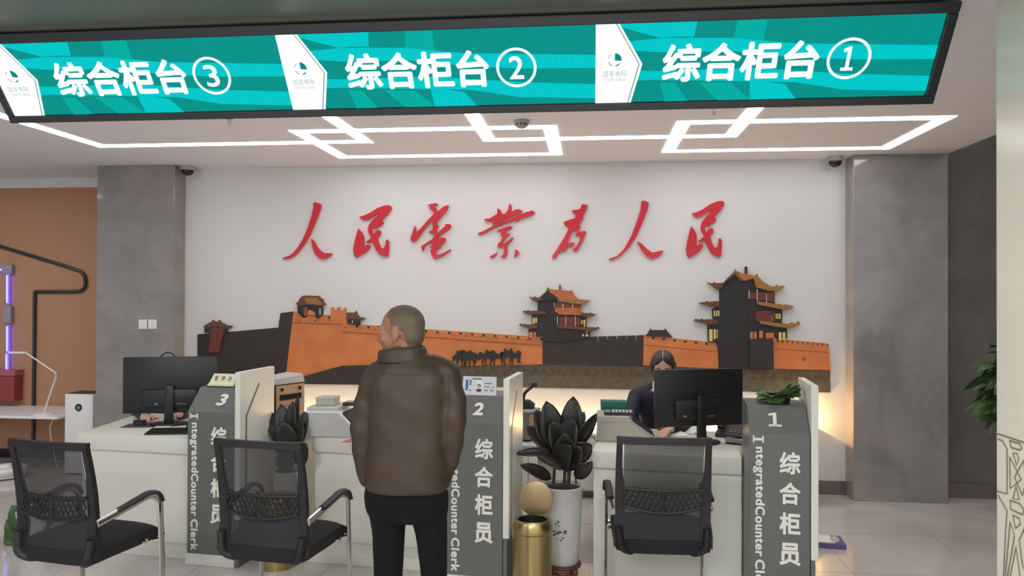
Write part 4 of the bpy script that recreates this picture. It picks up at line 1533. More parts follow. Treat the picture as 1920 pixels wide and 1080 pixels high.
# ------------------------------------------------------------------ leaf and plant builders
def leaf(bm, p0, p1, w, fold=.25, curl=.12, up=Vector((0, 0, 1)), n=8, sharp=1.0, roll=0.0):
    """blade from p0 to p1, w wide, folded along its midrib"""
    p0, p1 = Vector(p0), Vector(p1)
    d = p1 - p0
    L = d.length
    d.normalize()
    if abs(d.dot(up)) > .95:
        up = Vector((0, -1, 0.2)).normalized()
    s = d.cross(up).normalized()
    nn = s.cross(d)
    if roll:
        q = Matrix.Rotation(roll, 3, d)
        s, nn = q @ s, q @ nn
    rows = []
    for i in range(n + 1):
        t = i / n
        wd = w * .5 * (math.sin(PI * t ** .9) ** .58) * (1 - .12 * t) if 0 < t < 1 else w * .015
        c = p0 + d * (L * t) + nn * (curl * L * math.sin(PI * t) - 0)
        r = []
        for k in (-1, -.55, 0, .55, 1):
            r.append(bm.verts.new(c + s * (wd * k) + nn * (abs(k) * wd * fold)))
        rows.append(r)
    for A, B in zip(rows, rows[1:]):
        for k in range(4):
            bm.faces.new((A[k], A[k + 1], B[k + 1], B[k]))


def leaves_obj(name, bm, m, parent):
    o = obj(name, bm, m, parent, 'all', recalc=False)
    md = o.modifiers.new('thick', 'SOLIDIFY')
    md.thickness = .0016
    return o


def pot(parent, r0, r1, h, m=M_porcelain):
    obj('pot', lathe(nb(), [(0, 0), (r0 * .96, 0), (r0, .008), (r0 + (r1 - r0) * .25, h * .2), (r0 + (r1 - r0) * .75, h * .7), (r1, h - .012), (r1 + .006, h - .004), (r1 + .004, h), (r1 - .008, h), (r1 - .012, h - .03), (0, h - .03)], seg=48), m, parent, True)
    obj('soil', lathe(nb(), [(0, h - .028), (r1 - .014, h - .028), (r1 - .016, h - .016), (r1 * .5, h - .008), (0, h - .006)], seg=40), M_soil, parent, True)


def wooden_stand(label, x, y, r, h):
    t = thing('plant_stand', label, 'plant stand', (x, y, 0), 0, 'carved wooden plant stands')
    obj('stand_top', lathe(nb(), [(0, h - .028), (r * .92, h - .028), (r, h - .018), (r, h - .006), (r * .96, h), (0, h)], seg=40), M_wood, t, True)
    for k in range(4):
        a_ = PI / 4 + k * PI / 2
        d = Vector((math.cos(a_), math.sin(a_), 0))
        bm = nb()
        P = round_path([d * (r * .72) + ZZ * (h - .03), d * (r * 1.02) + ZZ * (h * .66), d * (r * .80) + ZZ * (h * .3), d * (r * 1.0) + ZZ * .012], .05, 5)
        tube(bm, P, [.02 - .006 * abs(i / (len(P) - 1) - .4) for i in range(len(P))], 10)
        obj('leg', bm, M_wood, t, True)
    bm = nb()
    tube(bm, [Vector((r * .70 * math.cos(a_), r * .70 * math.sin(a_), h * .42)) for a_ in [2 * PI * k / 28 for k in range(28)]], .010, 8, True)
    obj('ring', bm, M_wood, t, True)
    return t


# rubber plant in the gap between counters two and one
PX, PY_ = at(1054, 1000, 4.55).x, 4.55
hst = max(.06, at(1054, 1052, 4.55).z)
wooden_stand('carved red-brown wooden stand under the tall white flower pot', PX, PY_, .115, hst)
zrim = at(1054, 909, 4.55).z
t = thing('rubber_plant', 'dark-leaved plant in a tall white pot with blue flowers, beside the open gold bin', 'plant', (PX, PY_, hst))
pot(t, .098, .124, zrim - hst)
PO = Vector(t.location)
bm = nb()
for (px, py, n_) in ((1050, 972, 5), (1046, 990, 7), (1058, 988, 6), (1051, 1000, 3)):
    for i in range(n_):
        q = at(px + random.uniform(-7, 7), py + random.uniform(-5, 5), PY_)
        d = Vector((q.x - PX, 0, 0))
        zq = q.z - hst
        rr = .098 + .026 * zq / (zrim - hst) + .0008
        xx = max(-.09, min(.09, d.x))
        yy = -math.sqrt(rr * rr - xx * xx)
        nrm = Vector((xx, yy, 0)).normalized()
        sx = Vector((-nrm.y, nrm.x, 0))
        w_ = random.uniform(.004, .008)
        prism(bm, [Vector((xx, yy, zq)) + nrm * .0005 + sx * (w_ * math.cos(a_) * (1 + .5 * math.cos(3 * a_))) + ZZ * (w_ * math.sin(a_) * (1 + .5 * math.cos(3 * a_))) for a_ in [2 * PI * k / 15 for k in range(15)]], nrm * .0005)
obj('flower_print', bm, M_flower, t)
fol, stm = nb(), nb()
spec = [  # base px, tip px, width px, depth shift
    (1043, 842, 1024, 752, 44, -.02, .15), (1072, 838, 1075, 743, 42, .0, -.1), (1055, 800, 1050, 778, 18, .04, 0), (1030, 836, 1005, 768, 34, .03, .3), (1062, 850, 1034, 790, 46, -.06, .2), (1050, 852, 1078, 786, 50, -.07, -.3),
    (1070, 842, 1119, 775, 26, -.02, .5), (1042, 850, 988, 800, 36, .02, .4), (1036, 848, 965, 851, 16, -.04, .2), (1034, 898, 975, 872, 24, -.05, .35), (1030, 895, 990, 882, 10, .05, .2),
    (1068, 856, 1110, 834, 40, -.03, .4), (1060, 880, 1003, 848, 30, .04, .5), (1078, 896, 1111, 866, 24, -.02, .3), (1058, 872, 1090, 838, 44, -.08, .1), (1046, 870, 1070, 836, 44, -.1, -.2), (1040, 838, 1040, 766, 30, .06, .2),
    (1062, 836, 1096, 772, 30, .08, -.2), (1060, 884, 1078, 870, 12, .0, .2), (1058, 862, 1060, 812, 40, -.09, .1)]
for bx_, by_, tx, ty, wpx, dz, rl in spec:
    b_ = at(bx_, by_, PY_ + dz * .4) - PO
    e_ = at(tx, ty, PY_ + dz * 1.6) - PO
    wv = wpx * PY_ / FPX
    leaf(fol, b_, e_, wv * 1.12, .22, .06, up=Vector((0, -1, .35)).normalized(), n=10, roll=rl)
for (bx_, tx, ty, sx) in ((1038, 1040, 800, 5), (1066, 1066, 830, 6), (1058, 1058, 820, 5), (1080, 1074, 850, 3)):
    tube(stm, round_path([at(bx_, 906, PY_) - PO, at((bx_ + tx) / 2 + 2, (906 + ty) / 2, PY_) - PO, at(tx, ty, PY_) - PO], .1), sx * PY_ / FPX * .6, 8)
leaves_obj('foliage', fol, M_leafdark, t)
obj('stem', stm, M_stem, t, True)

# second dark plant behind the chair, in the gap between counters three and two
PX2, PY2 = at(538, 900, 4.74).x, 4.74
wooden_stand('wooden stand under the dark plant between the counters numbered 3 and 2', PX2, PY2, .085, .08)
t = thing('rubber_plant', 'dark-leaved plant in the gap between the left and middle counters', 'plant', (PX2, PY2, .08))
pot(t, .072, .088, .46)
PO = Vector(t.location)
fol, stm = nb(), nb()
spec = [(540, 850, 527, 757, 34, 0, .3), (550, 850, 560, 742, 22, .02, -.2), (545, 850, 575, 770, 30, .0, .3), (545, 846, 549, 752, 26, -.02, 0), (540, 850, 508, 772, 26, .05, .2), (548, 852, 530, 790, 40, -.05, .2), (552, 852, 568, 790, 40, -.04, -.3),
        (544, 860, 505, 798, 30, .0, .4), (556, 870, 574, 830, 34, -.05, .2), (546, 880, 520, 850, 30, -.06, .3), (548, 850, 598, 752, 14, .10, .2), (542, 905, 530, 860, 26, -.05, .3)]
for bx_, by_, tx, ty, wpx, dz, rl in spec:
    b_ = at(bx_, by_, PY2 + dz * .4) - PO
    e_ = at(tx, ty, PY2 + dz * 1.6) - PO
    leaf(fol, b_, e_, wpx * PY2 / FPX * 1.15, .22, .06, up=Vector((0, -1, .35)).normalized(), n=10, roll=rl)
for (bx_, tx, ty) in ((535, 542, 800), (541, 550, 810), (530, 532, 850)):
    tube(stm, round_path([Vector((at(bx_, 900, PY2).x, PY2, .50)) - PO, at((bx_ + tx) / 2, 870, PY2) - PO, at(tx, ty, PY2) - PO], .1), .008, 8)
leaves_obj('foliage', fol, M_leafdark, t)
obj('stem', stm, M_stem, t, True)


# pothos on the kiosk numbered 1
p = kiosk_place(S1, 1463, .22)
t = thing('pothos_plant', 'low leafy green plant on top of the kiosk numbered 1', 'plant', (p.x, p.y, ZTOP), ROWA)
pot(t, .05, .058, .042, M_black)
fol = nb()
random.seed(11)
for i in range(95):
    a_ = random.uniform(0, 2 * PI)
    r_ = random.uniform(.01, .125)
    b_ = Vector((r_ * .5 * math.cos(a_) + .01, r_ * .35 * math.sin(a_) - .01, .040))
    e_ = b_ + Vector((r_ * 1.0 * math.cos(a_) + random.uniform(-.02, .02), r_ * .6 * math.sin(a_), random.uniform(-.04, .03) + .05 * max(0, math.cos(a_))))
    e_.x = max(-.15, min(.10, e_.x))
    e_.z = max(.006, e_.z)
    leaf(fol, b_, e_, random.uniform(.045, .07), .2, .12, n=6, roll=random.uniform(-.6, .6))
leaves_obj('foliage', fol, M_leafgreen, t)

# floor plant at the far left
q = at(72, 1060, 4.75)
t = thing('pothos_plant', 'green leafy plant on the floor at the far left behind the chair', 'plant', (q.x, 4.75, 0))
pot(t, .09, .115, .22, M_porcelain)
fol = nb()
PO = Vector(t.location)
for bx_, by_, tx, ty, wpx in ((60, 1010, 6, 1016, 34), (64, 1000, 16, 985, 30), (62, 990, 30, 955, 30), (66, 980, 44, 938, 26), (70, 985, 60, 930, 26), (62, 1005, 20, 1002, 34), (74, 990, 90, 950, 30), (70, 1000, 100, 980, 30), (66, 985, 36, 968, 30), (60, 1012, 14, 1030, 24), (72, 992, 84, 935, 28), (60, 990, 24, 970, 26), (58, 1005, 8, 1000, 46), (60, 990, 22, 948, 40), (62, 1000, 12, 975, 44), (64, 985, 50, 932, 34), (56, 1008, 18, 1016, 40), (60, 1000, 34, 960, 44)):
    b_ = at(bx_, by_, 4.75) - PO
    e_ = at(tx, ty, 4.70 + random.uniform(-.08, .08)) - PO
    leaf(fol, b_, e_, wpx * 1.25 * 4.75 / FPX, .2, .1, up=Vector((0, -1, .6)).normalized(), n=8, roll=random.uniform(-.3, .3))
leaves_obj('foliage', fol, M_leafgreen, t)

# tall plant half hidden behind the white partition
q = at(1906, 800, 5.3)
t = thing('potted_tree', 'tall leafy plant half hidden behind the white partition at the right', 'plant', (q.x, 5.3, 0))
pot(t, .075, .095, .34, M_porcelain)
bm = nb()
tube(bm, round_path([(0, 0, .30), (.02, .01, .7), (-.02, 0, 1.25)], .3), .018, 8)
obj('stem', bm, M_stem, t, True)
fol = nb()
random.seed(5)
for i in range(230):
    z = random.uniform(.86, 1.36)
    a_ = random.uniform(0, 2 * PI)
    r_ = .06 + .17 * math.sin((z - .7) / .78 * PI) * random.uniform(.4, 1)
    b_ = Vector((r_ * .4 * math.cos(a_), r_ * .4 * math.sin(a_), z))
    e_ = b_ + Vector((r_ * 1.05 * math.cos(a_), r_ * 1.05 * math.sin(a_), random.uniform(-.15, .05)))
    leaf(fol, b_, e_, random.uniform(.05, .075), .2, .12, n=6, roll=random.uniform(-.9, .9))
leaves_obj('foliage', fol, M_leafgreen, t)


# ------------------------------------------------------------------ gold bins
def gold_bin(label, px, Y, open_lid):
    x = at(px, 1000, Y).x
    t = thing('trash_can', label, 'trash can', (x, Y, 0), rad(0), 'gold trash cans')
    h, r = at(998, 972, 4.2).z, .111
    obj('body', lathe(nb(), [(0, 0), (r, 0), (r, h - .07), (r - .004, h - .066), (r - .004, h - .06), (0, h - .06)], seg=48), M_gold, t, True)
    obj('rim', lathe(nb(), [(r - .006, h - .062), (r + .003, h - .060), (r + .004, h - .035), (r - .008, h - .006), (r - .026, h), (r - .030, h - .004), (r - .030, h - .05), (r - .012, h - .06)], seg=48), M_gold, t, True)
    obj('inner_bucket', lathe(nb(), [(r - .031, h - .01), (r - .031, h - .05), (0, h - .055)], seg=40), M_black, t, True)
    if open_lid:
        bm = nb()
        lathe(bm, [(0, .006), (r * .70, .006), (r * .86, .001), (r * .88, -.004), (0, -.002)], seg=48)
        bmesh.ops.transform(bm, matrix=Matrix.Translation((0.012, r * .80, h + .088)) @ Matrix.Rotation(rad(84), 4, 'X'), verts=bm.verts)
        lid = obj('lid', bm, M_goldin, t, True)
        bm = nb()
        tube(bm, [(-.03, r * .84, h - .004), (.03, r * .84, h - .004)], .008, 10)
        obj('hinge', bm, M_black, lid, True)
    else:
        bm = nb()
        lathe(bm, [(0, h + .006), (r * .5, h + .005), (r * .74, h + .001), (r * .74, h - .003), (0, h - .003)], seg=48)
        obj('lid', bm, M_gold, t, True)
    return t


gold_bin('gold cylinder trash can with its lid open, beside the kiosk numbered 2', 998, 4.2, True)
gold_bin('gold cylinder trash can behind the chair left of the standing man', 521, 4.52, False)

# ------------------------------------------------------------------ machines behind the dividers
def printer(label, px, py_top, py_bot, Y, w, d, ang, front, name='printer'):
    p = at(px, py_bot, Y)
    z0 = p.z
    h = at(px, py_top, Y).z - z0
    t = thing(name, label, 'printer', (p.x, Y, z0), ang)
    obj('housing', box(nb(), -w / 2, w / 2, -d / 2, d / 2, 0, h * .84, .006), M_black, t)
    bm = nb()
    prism(bm, [(-w / 2 - .003, -d / 2 - .004, h * .84), (-w / 2 - .003, d / 2, h * .84), (-w / 2 - .003, d / 2 - .02, h), (-w / 2 - .003, -d / 2 + .01, h * .95)], (w + .006, 0, 0), .005)
    obj('top_cover', bm, M_silver, t)
    bm = nb()
    box(bm, w / 2 - .002, w / 2 + .004, -d / 2 + .006, d / 2 - .006, h * .06, h * .82, .002)
    obj('front_panel', bm, front, t)
    bm = nb()
    box(bm, w / 2 + .003, w / 2 + .010, -d * .36, d * .36, h * .56, h * .66, .002)
    obj('paper_slot', bm, M_blackgloss, t)
    bm = nb()
    for k in range(5):
        box(bm, w / 2 + .003, w / 2 + .006, -d * .34, d * .30, h * (.16 + .07 * k), h * (.19 + .07 * k), .001, 1)
    obj('front_louvre', bm, M_greyp, t)
    bm = nb()
    for s in (-.3, .3):
        tube(bm, [(w / 2 + .002, d * s, h * .75), (w / 2 + .012, d * s, h * .75)], .012, 12)
    obj('knob', bm, M_blackgloss, t, True)
    return t


# a white return shelf on the clerk's side of each kiosk carries them
for (x0, x1, lab) in ((S3[1] - .25, S3[1] + .22, 'white return shelf behind the kiosk numbered 3'), (S2[1] - .20, S2[1] + .32, 'white return shelf behind the kiosk numbered 2')):
    xm = (x0 + x1) / 2
    p = row(xm, .75)
    t = thing('side_shelf', lab, 'shelf', (p.x, p.y, 0), ROWA, 'white return shelves behind the kiosks')
    hw = (x1 - x0) / 2
    obj('shelf_top', box(nb(), -hw, hw, -.24, .24, .69, .73, .004), M_white, t)
    obj('side_panel', box(nb(), -hw, -hw + .03, -.22, .22, 0, .69, .003), M_white, t)
    obj('side_panel', box(nb(), hw * .2, hw * .2 + .03, -.22, .22, 0, .69, .003), M_white, t)
    if 'numbered 3' in lab:
        q = at(529, 760, 5.14)
        zt = at(536, 701, q.y).z
        pr = printer('black and silver printer standing behind the divider of the kiosk numbered 3', 530, 703, 812, q.y, .17, .26, ROWA + rad(-22), mat('panel_tan', rgb(190, 150, 120), .5))
        pr.location = (q.x, q.y, .7302)
        sc_ = (zt - .7302) / (at(530, 703, q.y).z - at(530, 812, q.y).z)
        pr.scale = (1, 1, sc_)
    else:
        q = at(986, 790, 4.98)
        zt, zb2 = at(985, 765, q.y).z, .7302
        pr = thing('card_reader', 'grey box-shaped card reader on the shelf right of the kiosk numbered 2', 'card reader', (q.x, q.y, zb2), ROWA + rad(-20))
        hh = zt - zb2
        obj('housing', box(nb(), -.075, .06, -.07, .07, 0.012, hh * .9, .005), M_greyp, pr)
        obj('top_cover', box(nb(), -.078, .075, -.074, .074, hh * .9, hh, .006), M_silver, pr)
        obj('front_panel', box(nb(), .0595, .066, -.06, .06, .02, hh * .85, .002), mat('panel_tan', rgb(190, 150, 120), .5), pr)
        obj('foot', box(nb(), -.05, .05, -.05, .05, 0, .013, .002), M_black, pr)
        dv = thing('document_scanner', 'black folding camera head above the grey card reader right of the kiosk numbered 2', 'scanner', (q.x, q.y, zt))
        bm = nb()
        prism(bm, [(-.05, -.05, .0), (.055, -.05, .0), (.06, -.05, .022), (.02, -.05, .052), (-.05, -.05, .05)], (0, .10, 0), .004)
        obj('base', bm, M_black, dv)
        bm = nb()
        tube(bm, round_path([(-.02, 0, .045), (-.01, 0, .10), (.055, 0, .155)], .02), .011, 10)
        obj('arm', bm, M_black, dv, True)
        bm = nb()
        box(bm, .035, .075, -.02, .02, .140, .172, .006)
        obj('camera_head', bm, M_black, dv)

# ------------------------------------------------------------------ low cabinet along the back wall with its warm light
xr_ = at(1531, 800, 6.3).x
xl_ = XPL1 + .35
zc = at(1050, 812, 6.28).z
t = thing('back_cabinet', 'long low white cabinet along the back wall under the fort panorama', 'cabinet', ((xl_ + xr_) / 2, 6.45, 0))
hw = (xr_ - xl_) / 2
obj('body', box(nb(), -hw + .01, hw - .01, -.15, .16, .06, zc - .025, .003), M_white, t)
obj('cabinet_top', box(nb(), -hw, hw, -.17, .155, zc - .025, zc, .004), M_white, t)
obj('plinth', box(nb(), -hw + .03, hw - .03, -.12, .15, 0, .06), M_base, t)
nd = 9
for k in range(nd):
    a_ = -hw + .015 + (2 * hw - .03) * k / nd
    b_ = -hw + .015 + (2 * hw - .03) * (k + 1) / nd
    d = obj('door', box(nb(), a_ + .003, b_ - .003, -.168, -.1505, .075, zc - .035, .002), M_white, t)
    bm = nb()
    tube(bm, round_path([(b_ - .05, -.168, zc - .12), (b_ - .05, -.188, zc - .12), (b_ - .05, -.188, zc - .24), (b_ - .05, -.168, zc - .24)], .012), .004, 8)
    obj('handle', bm, M_chrome, d, True)
wl = thing('warm_light_strip', 'warm yellow light strip lying along the top of the low white cabinet by the wall', 'light', ((xl_ + xr_) / 2, YW - .07, zc))
obj('tube', box(nb(), -hw + .1, hw - .05, -.015, 0, .001, .026), M_warm, wl)
# unseen lamp added for the glow at the pillar; a sloping plate cuts it
tip = at(1527, 799, YW - .04)
tx = tip.x - wl.location.x
tz = tip.z - zc
bm = nb()
prism(bm, [(tx - .16, -.05, tz + .052), (tx, -.05, tz), (tx, -.05, tz - .006), (tx - .16, -.05, tz + .046)], (0, .12, 0))
obj('added_glow_cutoff', bm, M_white, wl)
bm = nb()
ball(bm, (tx - .11, .02, tz + .054), (.008, .012, .008))
obj('added_glow_bulb', bm, M_warm, wl, 'all')
pl_ = bpy.data.lights.new('added_glow_lamp', 'POINT')  # out-of-sight point light, added for the warm wash on the wall
pl_.energy, pl_.color, pl_.shadow_soft_size = 15, (1.0, .55, .18), .006
po = bpy.data.objects.new('added_glow_lamp', pl_)
COL.objects.link(po)
po.location = (tip.x - .095, YW - .05, tip.z + .054)

# ------------------------------------------------------------------ left corner
# black line decoration on the orange wall
bm = nb()
P = [at(x, y, YO - .018) for x, y in ((-60, 446), (0, 462), (125, 500), (160, 512), (160, 546), (128, 547), (65, 547), (65, 560), (65, 862))]
Pr = [P[0], P[1], P[2]] + round_path([P[2], P[3], P[4], P[5]], .14, 8)[1:-1] + [P[5], P[6]]
tube(bm, Pr, .018, 8, flatten=(.016, .018))
tube(bm, [P[6], Vector((P[6].x, YO - .018, .09))], .018, 8, flatten=(.018, .016))
tag(obj('wall_line_decoration', bm, M_bezel, None, True), 'black tube bent into a rounded arrow line on the orange wall', 'wall decoration')
# blue light tubes
yb_ = YO - .03
t = thing('tube_light', 'blue glowing tubes with grey joints on the orange wall at the left edge', 'wall light', (at(14, 600, yb_).x, yb_, at(14, 600, yb_).z))
TM = Vector(t.location)


def tl(px, py):
    return at(px, py, yb_) - TM


for (a_, b_) in (((15, 514), (15, 570)), ((15, 610), (15, 660)), ((14, 662), (14, 693)), ((-40, 503), (7, 506))):
    A, B = tl(*a_), tl(*b_)
    bm = nb()
    tube(bm, [A, B], .016, 10)
    g_ = obj('tube', bm, M_blue, t, True)
    bm = nb()
    d_ = (B - A) * .04
    tube(bm, [A + d_ + Vector((0, -.012, 0)), B - d_ + Vector((0, -.012, 0))], .009, 8)
    obj('tube_core', bm, M_bluecore, g_, True)
for (px, py, w_, h_) in ((15, 505, .055, .05), (15, 590, .045, .09)):
    c_ = tl(px, py)
    bm = nb()
    box(bm, c_.x - w_, c_.x + w_, -.025, .028, c_.z - h_, c_.z + h_, .012)
    obj('joint', bm, mat('joint_grey', rgb(150, 146, 156), .4), t)
# maroon letter box
c_ = at(14, 722, YO - .06)
t = thing('wall_box', 'maroon box mounted on the orange wall under the blue tubes', 'box', (c_.x, YO, c_.z))
w_ = at(37, 722, YO - .06).x - c_.x
h_ = (at(14, 692, YO - .06).z - at(14, 750, YO - .06).z) / 2
obj('box_body', box(nb(), -w_ - .12, w_ - .01, -.12, -.001, -h_, h_ * .62, .004), M_maroon, t)
obj('box_lid', box(nb(), -w_ - .125, w_, -.13, -.001, h_ * .64, h_, .006), mat('maroon_light', rgb(170, 92, 92), .5), t)
# wall shelf with lamp
YS = YO - .62
zs = at(60, 780, YS).z
t = thing('wall_desk', 'slim white desk shelf fixed to the orange wall at the left edge', 'desk', (at(10, 780, YS).x, YO, zs))
xr2 = at(110, 780, YS).x - t.location.x
obj('desk_top', box(nb(), -.75, xr2, -.64, -.001, -.026, 0, .006), M_whitep, t)
for xx in (-.6, xr2 - .12):
    bm = nb()
    prism(bm, [(xx, -.001, -.026), (xx, -.40, -.026), (xx, -.001, -.20)], (.02, 0, 0), .002)
    obj('bracket', bm, M_whitep, t)
lp = atz(80, 777, zs)
yl_ = min(lp.y, YO - .25)
lp = at(82, 776, yl_)
t = thing('desk_lamp', 'thin white folding desk lamp on the slim shelf at the orange wall', 'lamp', (lp.x, yl_, zs))
obj('base', lathe(nb(), [(0, 0), (.085, 0), (.085, .012), (.06, .018), (0, .02)], seg=36), M_whitep, t, True)
LQ = Vector(t.location)
A, B, C_, D_ = Vector((0, 0, .015)), at(107, 701, yl_) - LQ, at(48, 661, yl_) - LQ, at(18, 662, yl_) - LQ
bm = nb(); tube(bm, [A, B], .007, 8); obj('lower_arm', bm, M_whitep, t, True)
bm = nb(); tube(bm, [B, C_], .007, 8); obj('upper_arm', bm, M_whitep, t, True)
bm = nb(); tube(bm, [B + Vector((-.0, -.018, 0)), B + Vector((0, .018, 0))], .014, 12); obj('joint', bm, M_silver, t, True)
bm = nb(); box(bm, D_.x, C_.x, -.022, .022, C_.z - .010, C_.z + .008, .005); obj('lamp_head', bm, M_whitep, t)
bm = nb()
q = at(93, 790, yl_) - LQ
tube(bm, round_path([(.08, .0, .006), Vector((.14, -.02, .004)), at(92, 800, yl_ - .02) - LQ, at(97, 830, yl_) - LQ, Vector((at(97, 830, yl_).x - LQ.x + .02, .05, -zs + .02))], .06), .0035, 8)
obj('power_cord', bm, M_whitep, t, True)
# air purifier
q = at(147, 800, 6.55)
za = at(147, 739, 6.55).z
wv = at(173, 800, 6.55).x - at(120, 800, 6.55).x
t = thing('air_purifier', 'white box-shaped air purifier with a round dark display left of the grey pillar', 'air purifier', (q.x, 6.66, 0))
obj('housing', box(nb(), -wv / 2, wv / 2, -.11, .13, .012, za, .012), M_whitep, t, True)
bm = nb()
P = [(.035 * math.cos(a_), -.112, za - .125 + .035 * math.sin(a_)) for a_ in [2 * PI * k / 28 for k in range(28)]]
prism(bm, P, (0, .004, 0), .001)
obj('display', bm, M_blackgloss, t)
bm = nb()
P = [(.020 * math.cos(a_), -.1135, za - .125 + .020 * math.sin(a_)) for a_ in [2 * PI * k / 20 for k in range(20)]]
prism(bm, P, (0, .002, 0))
obj('display_ring', bm, M_greyp, t)
obj('top_grille', box(nb(), -wv / 2 + .012, wv / 2 - .012, -.095, .115, za, za + .004), M_black, t)
obj('foot', box(nb(), -wv / 2 + .02, wv / 2 - .02, -.09, .11, 0, .013), M_black, t)
# round white robot cleaner
q = atz(10, 882, .06)
t = thing('robot_vacuum', 'round white robot cleaner on the floor before the orange wall', 'robot vacuum', (q.x, q.y, 0))
obj('body', lathe(nb(), [(0, .012), (.168, .012), (.175, .02), (.175, .082), (.165, .094), (0, .098)], seg=48), M_whitep, t, True)
obj('bumper', lathe(nb(), [(.1755, .025), (.179, .03), (.179, .06), (.1755, .065)], seg=48), M_silver, t, True)
obj('laser_turret', lathe(nb(), [(0, .096), (.042, .096), (.042, .108), (.036, .114), (0, .115)], seg=32), M_whitep, t, True)
bm = nb()
for s in (-1, 1):
    tube(bm, [(s * .10, -.012, .03), (s * .10, .012, .03)], .03, 14)
    obj('wheel', bm, M_black, t, True)
    bm = nb()
bm.free()
# switches on the left pillar
for k, (px, lab) in enumerate(((268.5, 'left one of the two white wall switches on the grey pillar'), (286.5, 'right one of the two white wall switches on the grey pillar'))):
    q = at(px, 608, YP)
    t = thing('light_switch', lab, 'light switch', (q.x, YP, q.z), 0, 'wall switches on the left pillar')
    obj('plate', box(nb(), -.041, .041, -.008, 0, -.043, .043, .003), M_whitep, t)
    obj('rocker', box(nb(), -.026, .026, -.0115, -.0075, -.03, .03, .002), M_whitep, t)
# box on the floor at the right
q = atz(1556, 1028, 0)
t = thing('floor_scale', 'flat purple box with white top on the floor right of the kiosk numbered 1', 'box', (q.x - .02, q.y + .08, 0), ROWA)
obj('box_body', box(nb(), -.15, .13, -.09, .10, 0, .035, .004), M_purple, t)
obj('top_sheet', box(nb(), -.14, .06, -.075, .085, .035, .038), M_paper, t)
bm = nb()
ball(bm, (.075, -.01, .038), (.03, .05, .022))
obj('dial', bm, M_silver, t, 'all')
# ------------------------------------------------------------------ people
class Blob:
    """closed lumps that are fused into one continuous surface"""
    def __init__(self, M=None):
        self.bm = bmesh.new()
        self.M = M or Matrix()

    def cap(self, p0, r0, p1, r1, M=None, fl=None):
        t = bmesh.new()
        p0, p1 = Vector(p0), Vector(p1)
        for p, r in ((p0, r0), (p1, r1)):
            q = bmesh.new()
            bmesh.ops.create_icosphere(q, subdivisions=2, radius=r)
            merge(t, q, Matrix.Translation(p))
        r = bmesh.ops.convex_hull(t, input=list(t.verts))
        junk = [g for g in r['geom_interior'] if isinstance(g, bmesh.types.BMVert)]
        bmesh.ops.delete(t, geom=junk, context='VERTS')
        if fl:
            bmesh.ops.transform(t, matrix=fl, verts=t.verts)
        merge(self.bm, t, self.M @ (M or Matrix()))

    def ell(self, c, r, rot=None, M=None):
        t = bmesh.new()
        ball(t, c, r, 20, 14, rot)
        merge(self.bm, t, self.M @ (M or Matrix()))

    def chain(self, pts, M=None):
        for (p0, r0), (p1, r1) in zip(pts, pts[1:]):
            self.cap(p0, r0, p1, r1, M)

    def loft(self, rings, seg=36, M=None, power=2.4):
        """rings: (centre, half width, half depth, lean) stacked superellipses"""
        t = bmesh.new()
        R_ = []
        for c, a, b in rings:
            r = []
            for k in range(seg):
                q = 2 * PI * k / seg
                cx, sy = math.cos(q), math.sin(q)
                r.append(t.verts.new((c[0] + a * math.copysign(abs(cx) ** (2 / power), cx), c[1] + b * math.copysign(abs(sy) ** (2 / power), sy), c[2])))
            R_.append(r)
        for A, B in zip(R_, R_[1:]):
            for k in range(seg):
                t.faces.new((A[k], A[(k + 1) % seg], B[(k + 1) % seg], B[k]))
        t.faces.new(list(reversed(R_[0])))
        t.faces.new(R_[-1])
        bmesh.ops.recalc_face_normals(t, faces=t.faces)
        merge(self.bm, t, self.M @ (M or Matrix()))

    def build(self, name, m, parent, voxel=.008, smooth=6):
        me = bpy.data.meshes.new(name)
        self.bm.to_mesh(me)
        self.bm.free()
        o = bpy.data.objects.new(name, me)
        COL.objects.link(o)
        rm = o.modifiers.new('r', 'REMESH')
        rm.mode = 'VOXEL'
        rm.voxel_size = voxel
        sm = o.modifiers.new('s', 'SMOOTH')
        sm.iterations = smooth
        sm.factor = .5
        dg = bpy.context.evaluated_depsgraph_get()
        me2 = bpy.data.meshes.new_from_object(o.evaluated_get(dg))
        me2.name = name
        bpy.data.objects.remove(o)
        bpy.data.meshes.remove(me)
        for p in me2.polygons:
            p.use_smooth = True
        me2.materials.clear()
        return link(name, me2, m, parent)


def head_matrix(c, yaw, pitch=0.0, roll=0.0):
    """yaw 0 looks along +y, positive turns left; pitch positive looks down"""
    return Matrix.Translation(Vector(c)) @ Matrix.Rotation(yaw, 4, 'Z') @ Matrix.Rotation(-pitch, 4, 'X') @ Matrix.Rotation(roll, 4, 'Y')


